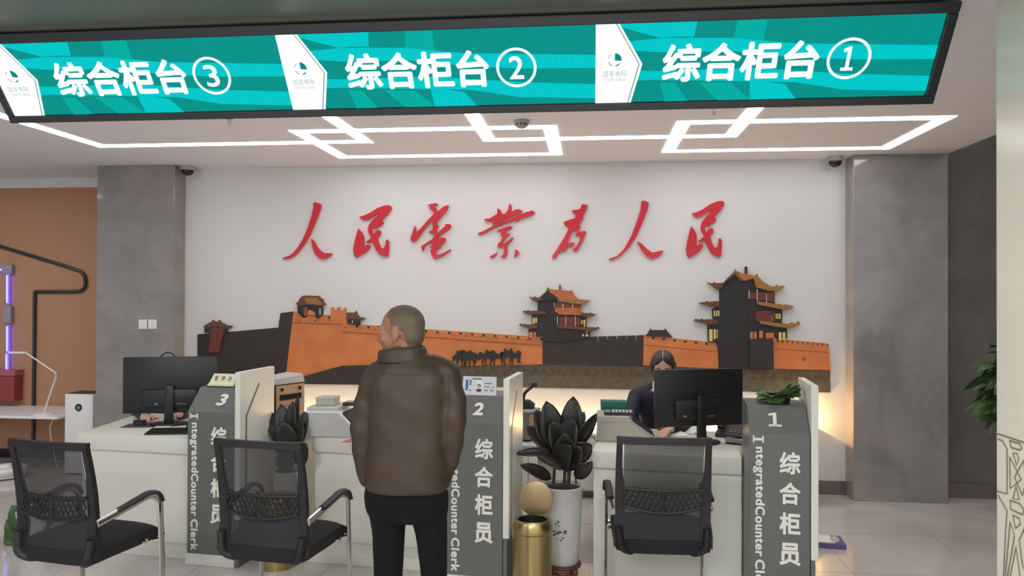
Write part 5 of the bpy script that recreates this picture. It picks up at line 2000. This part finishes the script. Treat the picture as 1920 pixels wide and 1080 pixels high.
def add_head(B, HM, neck_to, nr=.056, k=1.0):
    S_ = Matrix.Diagonal((k, k, k, 1))
    H = HM @ S_
    B.ell((0, -.012, .032), (.078, .097, .084), M=H)
    B.ell((0, .030, -.030), (.060, .066, .086), M=H)
    B.ell((0, -.045, -.01), (.066, .058, .07), M=H)
    for s in (-1, 1):
        B.cap((s * .054, .0, -.050), .020, (s * .014, .066, -.098), .018, M=H)
        B.ell((s * .042, .062, -.022), (.024, .022, .024), M=H)
        B.ell((s * .034, .076, .026), (.026, .013, .011), M=H)
        B.ell((s * .034, .074, .004), (.020, .014, .016), M=H)
        B.ell((s * .013, .100, -.033), (.010, .012, .009), M=H)
        # ears
        B.ell((s * .079, -.006, -.004), (.009, .019, .032), Matrix.Rotation(s * rad(-18), 3, 'Z'), M=H)
        B.cap((s * .085, -.016, .022), .006, (s * .084, -.010, -.024), .006, M=H)
        B.cap((s * .085, -.016, .022), .006, (s * .080, .006, .024), .006, M=H)
        B.ell((s * .078, -.002, -.030), (.008, .010, .010), M=H)
    B.cap((0, .086, .018), .009, (0, .114, -.024), .012, M=H)
    B.cap((0, .080, -.005), .016, (0, .098, -.030), .015, M=H)
    B.ell((0, .074, -.100), (.022, .018, .018), M=H)
    B.cap((-.016, .089, -.056), .0065, (.016, .089, -.056), .0065, M=H)
    B.cap((-.014, .088, -.067), .0075, (.014, .088, -.067), .0075, M=H)
    B.cap((-.022, .085, -.060), .006, (.022, .085, -.060), .006, M=H)
    # neck
    p0 = H @ Vector((0, -.028, -.055))
    B.cap(p0, nr, Vector(neck_to), nr * 1.08)


def eyes(HM, parent, k=1.0):
    for s in (-1, 1):
        bm = nb()
        ball(bm, (0, 0, 0), (.012 * k, .008 * k, .0055 * k), 16, 10)
        bmesh.ops.transform(bm, matrix=HM @ Matrix.Translation((s * .033 * k, .0785 * k, .008 * k)), verts=bm.verts)
        obj('eye', bm, M_eye, parent, 'all')
        bm = nb()
        tube(bm, [(s * .050 * k, .080 * k, .028 * k), (s * .036 * k, .0925 * k, .034 * k), (s * .016 * k, .094 * k, .029 * k)], [.002, .0035, .003], 8)
        bmesh.ops.transform(bm, matrix=HM, verts=bm.verts)
        obj('eyebrow', bm, M_hair, parent, True)


def hair_on(body, HM, keep, grow, k, m, parent, smooth=6):
    """hair that follows the head surface; keep(x,y,z) in head axes says where it grows"""
    me = body.data
    inv = (HM @ Matrix.Diagonal((k, k, k, 1))).inverted()
    bm = bmesh.new()
    bm.from_mesh(me)
    bm.normal_update()
    dead = []
    for f in bm.faces:
        q = inv @ f.calc_center_median()
        if q.length > .17 or not keep(q.x, q.y, q.z):
            dead.append(f)
    bmesh.ops.delete(bm, geom=dead, context='FACES')
    bmesh.ops.subdivide_edges(bm, edges=list(bm.edges), cuts=1, use_grid_fill=True)
    bm.normal_update()
    nrm = {v: v.normal.copy() for v in bm.verts}
    edge = {v for v in bm.verts if v.is_boundary}
    for v in bm.verts:
        v.co += nrm[v] * grow
    for it in range(smooth):
        new = {}
        for v in bm.verts:
            if v in edge:
                nb_ = [e.other_vert(v) for e in v.link_edges if e.is_boundary]
            else:
                nb_ = [e.other_vert(v) for e in v.link_edges]
            if nb_:
                new[v] = v.co * .5 + sum((x.co for x in nb_), Vector()) * (.5 / len(nb_))
        for v, c in new.items():
            v.co = c
    for v in edge:
        v.co -= nrm[v] * (grow * 1.15 + .0005)
    bm.normal_update()
    o = obj('hair', bm, m, parent, 'all', recalc=False)
    return o


def add_hand(B, wrist, d, palm_n, side, curl=.5, k=1.0):
    """palm and five bent fingers; d points to the fingertips, palm_n out of the palm, side +1 puts the thumb at d x palm_n"""
    wrist, d, pn = Vector(wrist), Vector(d).normalized(), Vector(palm_n).normalized()
    pn = (pn - d * pn.dot(d)).normalized()
    s = d.cross(pn) * side
    L = .088 * k
    for o_ in (-.028, -.010, .010, .028):
        B.cap(wrist + s * (o_ * .55), .015 * k, wrist + d * L + s * (o_ * 1.05 * k), .011 * k)
    fl = [.072, .080, .074, .058]
    for i, o_ in enumerate((.029, .010, -.010, -.029)):
        p = wrist + d * L + s * (o_ * k)
        a = curl * (.55 + .1 * i)
        dirv = d
        r = .0088 * k
        for j, f in enumerate((.45, .32, .23)):
            dirv = (dirv * math.cos(a) + pn * math.sin(a)).normalized()
            q = p + dirv * (fl[i] * f * k)
            B.cap(p, r, q, r * .93)
            p, r = q, r * .93
    tb = wrist + d * (.026 * k) + s * (.026 * k)
    t1 = tb + (d * .62 + s * .62 + pn * .35).normalized() * (.042 * k)
    t2 = t1 + (d * .85 + s * .15 + pn * .45).normalized() * (.030 * k)
    B.cap(tb, .014 * k, t1, .0105 * k)
    B.cap(t1, .0105 * k, t2, .0088 * k)


# ---- the standing man, seen from behind
YM = 3.15
mc = at(768, 800, YM)
man = thing('person', 'person in a brown leather jacket and black trousers standing with back to us', 'person', (mc.x, YM, 0))


def mp(px, py, dy=0.0):
    p = at(px, py, YM + dy)
    return Vector((p.x - mc.x, dy, p.z))


ARM = {-1: [(mp(708, 706, -.005), .066), (mp(688, 756, -.02), .060), (mp(680, 812, -.02), .054), (mp(683, 860, .01), .050), (mp(690, 898, .035), .042)],
       1: [(mp(836, 702, -.005), .064), (mp(850, 752, -.02), .058), (mp(851, 812, -.02), .052), (mp(844, 856, .01), .048), (mp(834, 888, .04), .041)]}
HM = head_matrix(mp(753, 622, .015), rad(80), rad(6))
HK = .98
B = Blob()
add_head(B, HM, mp(757, 690, -.01), .056, HK)
B.loft([((0, 0, .80), .14, .09), ((0, 0, .95), .145, .10), ((0, 0, 1.15), .15, .105), ((0, 0, 1.30), .15, .09), ((-.01, -.005, 1.38), .09, .062)])
for s in (-1, 1):
    arm = ARM[s]
    B.chain([(p_, r_ * (.66 if i_ < 4 else .62)) for i_, (p_, r_) in enumerate(arm)])
    lx_ = mp(729 if s < 0 else 811, 1080).x
    B.chain([((lx_ * .95, 0, .80), .062), ((lx_, .0, .46), .046), ((lx_, -.01, .10), .036)])
    B.cap((lx_, -.01, .05), .030, (lx_ * 1.06, .10, .035), .026)
    wr = arm[-1][0]
    add_hand(B, wr + Vector((0, .006, -.02)), (s * -.10, .30, -.95), (s * -1, .1, -.1), -s, .3, .92)
MB_ = B.build('body', M_skin, man, .0065, 4)
eyes(HM, man, HK)
def hairline(z):
    K = ((-.09, -.050), (.0, -.034), (.018, -.012), (.03, .010), (.05, .022), (.075, .032), (.13, .036))
    for (z0, y0), (z1, y1) in zip(K, K[1:]):
        if z0 <= z <= z1:
            return y0 + (y1 - y0) * (z - z0) / (z1 - z0)
    return -.05 if z < 0 else .036


hair_on(MB_, HM, lambda x, y, z: z > -.085 and y < hairline(z) and not (abs(x) > .0825 and z < .036), .0020, HK, M_hairshort, man, 14)

# jacket
J = Blob()
zc_ = lambda py: mp(768, py).z


def wring(py, xl, xr, depth, dy=0.0):
    a, b = mp(xl, py, dy), mp(xr, py, dy)
    return (((a.x + b.x) / 2, dy, a.z), (b.x - a.x) / 2, depth)


J.loft([wring(916, 692, 836, .126), wring(906, 688, 840, .134), wring(860, 692, 842, .138), wring(800, 694, 842, .138), wring(750, 692, 846, .135), wring(715, 694, 846, .122, -.005), wring(690, 704, 838, .100, -.01), wring(672, 724, 812, .078, -.012), wring(658, 730, 798, .066, -.01)], 48, power=2.5)
J.chain(ARM[-1])
J.chain(ARM[1])
J.cap(mp(724, 690, -.01), .055, mp(708, 706, -.005), .064)
J.cap(mp(812, 686, -.01), .055, mp(836, 700, -.005), .064)
jk = J.build('jacket', M_leather, man, .009, 14)
# leather folds
random.seed(3)
for v in jk.data.vertices:
    x, y, z = v.co
    f = math.sin(z * 42 + x * 9 + 1.4 * math.sin(x * 14)) * .0016 + math.sin(z * 23 - x * 31) * .0016
    if abs(x) > .155:
        f += math.sin(z * 62 + x * 22) * .0026
    v.co += v.normal * f
# collar, stand-up band round the neck
bm = nb()
rings = []
n = 40
for i in range(n + 1):
    q = -PI * .5 + rad(62) * .45 + 2 * PI * (i / n) * .94 + .03 * 2 * PI
    # open at the throat, which is away from us and to the left
    cxp = mp(757, 670, -.004)
    a_, b_ = .096, .080
    q2 = rad(62) + PI / 2 + .22 + (2 * PI - .44) * i / n
    x, y = a_ * math.cos(q2), b_ * math.sin(q2)
    back = .5 - .5 * math.sin(q2 - 0)
    lo_ = Vector((cxp.x + x * 1.12, cxp.y + y * 1.12 - .006, zc_(676) - .006 + .008 * math.cos(q2) * 0))
    fr = max(0, -math.cos(q2))
    hi = Vector((cxp.x + x * (.93 + .14 * fr), cxp.y + y * .95 - .004, zc_(648) - .018 * fr))
    mid = lo_ * .45 + hi * .55 + Vector((x, y, 0)).normalized() * .004
    rings.append([bm.verts.new(lo_), bm.verts.new(mid), bm.verts.new(hi)])
for A, C in zip(rings, rings[1:]):
    for k in range(2):
        bm.faces.new((A[k], C[k], C[k + 1], A[k + 1]))
co = obj('collar', bm, M_leather, jk, 'all')
md = co.modifiers.new('thick', 'SOLIDIFY')
md.thickness = .006
md.offset = 0
md = co.modifiers.new('soft', 'SUBSURF')
md.levels = md.render_levels = 1
# yoke seam, side seams and hem band laid on the leather
from mathutils.bvhtree import BVHTree
bvh = BVHTree.FromPolygons([v.co.copy() for v in jk.data.vertices], [tuple(p.vertices) for p in jk.data.polygons])


def on_jacket(px, py):
    p = mp(px, py, -.6)
    o_ = Vector((CAMP.x - mc.x, -YM, EYE))
    d = (Vector((p.x, -.6, p.z)) - o_).normalized()
    hit = bvh.ray_cast(o_, d)
    return hit[0] - d * .0008 if hit[0] else None


def seam(path, r=.0016, n=24):
    P = []
    for (x0, y0), (x1, y1) in zip(path, path[1:]):
        for i in range(n):
            h = on_jacket(x0 + (x1 - x0) * i / n, y0 + (y1 - y0) * i / n)
            if h:
                P.append(h)
    return P


sm_ = mat('leather_seam', rgb(58, 46, 36), .5)
for path in ([(707, 696), (735, 702), (768, 703), (800, 702), (842, 704)], [(700, 700), (704, 740), (708, 800), (706, 860)], [(842, 702), (842, 740), (838, 800), (838, 850)], [(692, 905), (730, 911), (768, 912), (800, 910), (836, 902)]):
    P = seam(path, n=8)
    if len(P) > 3:
        bm = nb()
        tube(bm, P, .0018, 6)
        obj('seam', bm, sm_, jk, True)
# trousers
T_ = Blob()
T_.loft([wring(972, 700, 828, .09), wring(955, 688, 840, .110), wring(925, 684, 841, .112), wring(896, 690, 836, .105)], 40)
hipz = zc_(960)
for s, xs in ((-1, ((727, 948, 42), (729, 1000, 35), (728, 1080, 31), (731, 1150, 28), (732, 1220, 26))), (1, ((802, 948, 41), (809, 1000, 34), (814, 1080, 28), (814, 1150, 27), (814, 1220, 26)))):
    pts = []
    for (px, py, hw_) in xs:
        p = mp(px, py)
        pts.append((p, hw_ * YM / FPX * .92))
    lx = pts[-1][0].x
    pts.append((Vector((lx, .0, .085)), .050))
    T_.chain(pts)
T_.build('trousers', M_trouser, man, .009, 16)
for px in (732, 814):
    x = mp(px, 1220).x
    bm = nb()
    t2 = Blob()
    t2.cap((x, -.045, .045), .040, (x * 1.06, .12, .040), .036)
    t2.cap((x * 1.06, .12, .038), .035, (x * 1.1, .175, .034), .030)
    bm.free()
    sh = t2.build('shoe', M_shoe, man, .008, 3)
    for v in sh.data.vertices:
        v.co.z = max(.002, v.co.z)
# watch-like cuff shine is part of the right sleeve: a small metal clasp
bm = nb()
q = mp(840, 908, .03)
box(bm, q.x - .006, q.x + .006, .0, .03, q.z - .018, q.z + .018, .003)
obj('buckle', bm, M_gold, man)


# ---- seated people
def seated(label, X, Y, zseat, head_c, yaw, pitch, shoulders_z, hands, m_cloth, hair, collar, jacket_name, elbow_out=.06, half=.185):
    """faces the camera side (-y)"""
    t = thing('person', label, 'person', (X, Y, 0))
    O = Vector((X, Y, 0))
    hc = Vector(head_c) - O
    Hm = head_matrix(hc, yaw, pitch)
    sz = shoulders_z
    cy = hc.y * .55
    body = Blob()
    add_head(body, Hm, (hc.x * .85, cy + .015, sz + .02), .050, .94)
    torso = [((0, 0, zseat + .02), .165, .115), ((0, .0, zseat + .16), .150, .105), ((hc.x * .3, cy * .4, zseat + .32), .155, .105), ((hc.x * .6, cy * .8, sz - .07), half - .01, .10), ((hc.x * .7, cy, sz - .01), .12, .075), ((hc.x * .75, cy, sz + .025), .06, .055)]
    body.loft(torso)
    cloth = Blob()
    cloth.loft([((c[0], c[1], c[2]), a + .012, b + .012) for c, a, b in torso[:-1]])
    tr = Blob()
    tr.loft([((0, 0, zseat - .04), .17, .13), ((0, 0, zseat + .08), .17, .125)])
    for s, (wx, wy, wz) in zip((-1, 1), hands):
        w = Vector((wx, wy, wz)) - O
        sh = Vector((hc.x * .7 + s * half, cy, sz - .055))
        el = (sh + w) / 2 + Vector((s * elbow_out, .05, -.085))
        body.chain([(sh, .046), (el, .038), (w, .026)])
        d = (w - el).normalized()
        d = Vector((d.x * .5 - s * .25, d.y, d.z - .05)).normalized()
        add_hand(body, w, d, (0, 0, -1), -s if True else s, .45, .92)
        wc = w - (w - el).normalized() * .035
        cloth.chain([(sh, .062), (el, .056), (wc, .040)])
        cloth.cap((hc.x * .72 + s * .05, cy + .005, sz + .005), .050, sh, .060)
        cloth.cap((hc.x * .5 + s * .10, cy * .7, sz - .16), .075, sh, .060)
        # legs under the desk
        hip = Vector((s * .09, -.02, zseat + .03))
        kn = Vector((s * .11, -.42, zseat + .02))
        an = Vector((s * .11, -.36, .09))
        body.chain([(hip, .07), (kn, .050), (an, .036)])
        body.cap(an + Vector((0, 0, -.04)), .034, an + Vector((0, -.13, -.05)), .028)
        tr.chain([(hip, .088), (kn, .066), (an + Vector((0, 0, .03)), .050)])
    bo = body.build('body', M_skinf, t, .0065, 4)
    ck = cloth.build(jacket_name, m_cloth, t, .009, 5)
    tr.build('trousers', m_cloth, t, .010, 4)
    for s in (-1, 1):
        f = Blob()
        f.cap((s * .11, -.34, .045), .038, (s * .11, -.50, .036), .032)
        sh = f.build('shoe', M_shoe, t, .008, 3)
        for v in sh.data.vertices:
            v.co.z = max(.002, v.co.z)
    eyes(Hm, t, .94)
    hair(Hm, t, bo)
    if collar:
        bm = nb()
        for s in (-1, 1):
            # white shirt collar leaf
            P = [Vector((hc.x * .8 + s * .062, cy + .0, sz + .055)), Vector((hc.x * .8 + s * .058, cy - .055, sz + .045)), Vector((hc.x * .75 + s * .016, cy - .108, sz - .030)), Vector((hc.x * .75 + s * .052, cy - .098, sz - .02)), Vector((hc.x * .8 + s * .078, cy - .02, sz + .02))]
            prism(bm, P, (s * .003, .004, .002), .0)
        obj('shirt_collar', bm, M_paper, t)
    return t, Hm


def woman_hair(Hm, t, bo):
    h = hair_on(bo, Hm, lambda x, y, z: z > (.084 - .85 * abs(x) if y > .035 else (.0 if y > -.005 else -.088)), .011, .94, M_hair, t)
    b = Blob(Hm)
    b.ell((.030, -.112, -.030), (.042, .034, .040))
    b.ell((.034, -.120, -.028), (.030, .034, .030))
    b.build('hair_bun', M_hair, h, .006, 3)
    bm = nb()
    P = [Vector((0, -.012 + .1015 * math.cos(a_), .032 + .0885 * math.sin(a_))) * .985 for a_ in [rad(42) + i * rad(60) / 10 for i in range(11)]]
    P = [Hm @ p for p in P]
    tube(bm, P, .0026, 6)
    obj('hair_parting', bm, M_skinf, h, True)
    # side locks before the ears
    for s in (-1, 1):
        b = Blob(Hm)
        b.cap((s * .074, .030, .03), .010, (s * .072, .022, -.045), .006)
        b.build('side_lock', M_hair, h, .005, 3)


def chair_for(label, X, Y, zs_, back_top, loop=False):
    t = thing('office_chair', label, 'chair', (X, Y, 0))
    bm = nb()
    box(bm, -.23, .23, -.24, .22, zs_ - .075, zs_ - .005, .03, 3)
    obj('seat', bm, M_fabric, t, True)
    bm = nb()
    P = [(-.21, .0), (.21, .0), (.23, .25), (.19, back_top - zs_ - .12), (-.19, back_top - zs_ - .12), (-.23, .25)]
    prism(bm, [(x, .235 + .05 * z, zs_ + .08 + z) for x, z in P], (0, .045, 0), .015)
    obj('backrest', bm, M_frame, t, True)
    bm = nb()
    tube(bm, round_path([(0, .05, zs_ - .08), (0, .28, zs_ - .06), (0, .30, zs_ + .15)], .06), .022, 10)
    obj('back_bar', bm, M_frame, t, True)
    if loop:
        bm = nb()
        P = arc((0, .30, back_top - .09), .11, 0, PI, 16)
        tube(bm, P, .007, 8)
        obj('head_loop', bm, M_frame, t, True)
    bm = nb()
    tube(bm, [(0, 0, .07), (0, 0, zs_ - .07)], .028, 14)
    obj('gas_post', bm, M_chrome, t, True)
    for k in range(5):
        a_ = 2 * PI * k / 5 + .3
        d = Vector((math.cos(a_), math.sin(a_), 0))
        bm = nb()
        tube(bm, [d * .02 + ZZ * .085, d * .27 + ZZ * .062], [.022, .015], 8)
        lg = obj('leg', bm, M_frame, t, True)
        bm = nb()
        s_ = Vector((-d.y, d.x, 0))
        tube(bm, [d * .27 + ZZ * .026 - s_ * .018, d * .27 + ZZ * .026 + s_ * .018], .026, 14)
        obj('caster', bm, M_black, lg, True)
    return t


hw_ = at(1243, 688, 5.42)
hl, hr_ = atz(1222, 812, .785), atz(1252, 810, .785)
w1_, HW = seated('person in a navy suit with parted dark hair, behind the monitor of counter one', at(1243, 700, 5.66).x, 5.66, .48,
                 (hw_.x, 5.42, hw_.z), PI - rad(6), rad(20), at(1205, 722, 5.5).z - .03,
                 ((hl.x - .06, 5.12, .80), (hr_.x + .02, 5.10, .80)), M_navy, woman_hair, True, 'suit_jacket', .07, .185)
chair_for('black office chair under the clerk in navy', at(1243, 700, 5.66).x, 5.66, .475, .92)


def cropped(Hm, t, bo):
    hair_on(bo, Hm, lambda x, y, z: z > (.070 if y > .03 else (.01 if y > -.02 else -.07)), .007, .94, M_hair, t)


h3l, h3r = atz(262, 782, .80), atz(328, 780, .80)
X3 = at(297, 720, 6.0).x
h3 = at(300, 717, 5.85)
p3_, HM3 = seated('person in dark clothes behind the large monitor, only hands showing below it', X3, 5.98, .46,
                  (h3.x, 5.85, h3.z), PI, rad(24), .93, ((h3l.x, h3l.y + .06, .80), (h3r.x, h3r.y + .06, .80)), M_darkcloth, cropped, False, 'jacket', .06, .18)
oc = chair_for('black office chair with a thin wire loop above its back, behind the large monitor', X3 + .0, 5.98, .455, .95, False)
lt = at(315, 661, 5.98 + .30)
bm = nb()
tube(bm, [(lt.x - X3 + .085 * math.cos(a_), .30, lt.z - .10 + .10 * math.sin(a_)) for a_ in [PI * i / 20 for i in range(21)]] , .006, 8)
for s in (-1, 1):
    tube(bm, [(lt.x - X3 + s * .085, .30, lt.z - .10), (s * .12, .285, .88)], .006, 8)
obj('head_loop', bm, M_frame, oc, True)
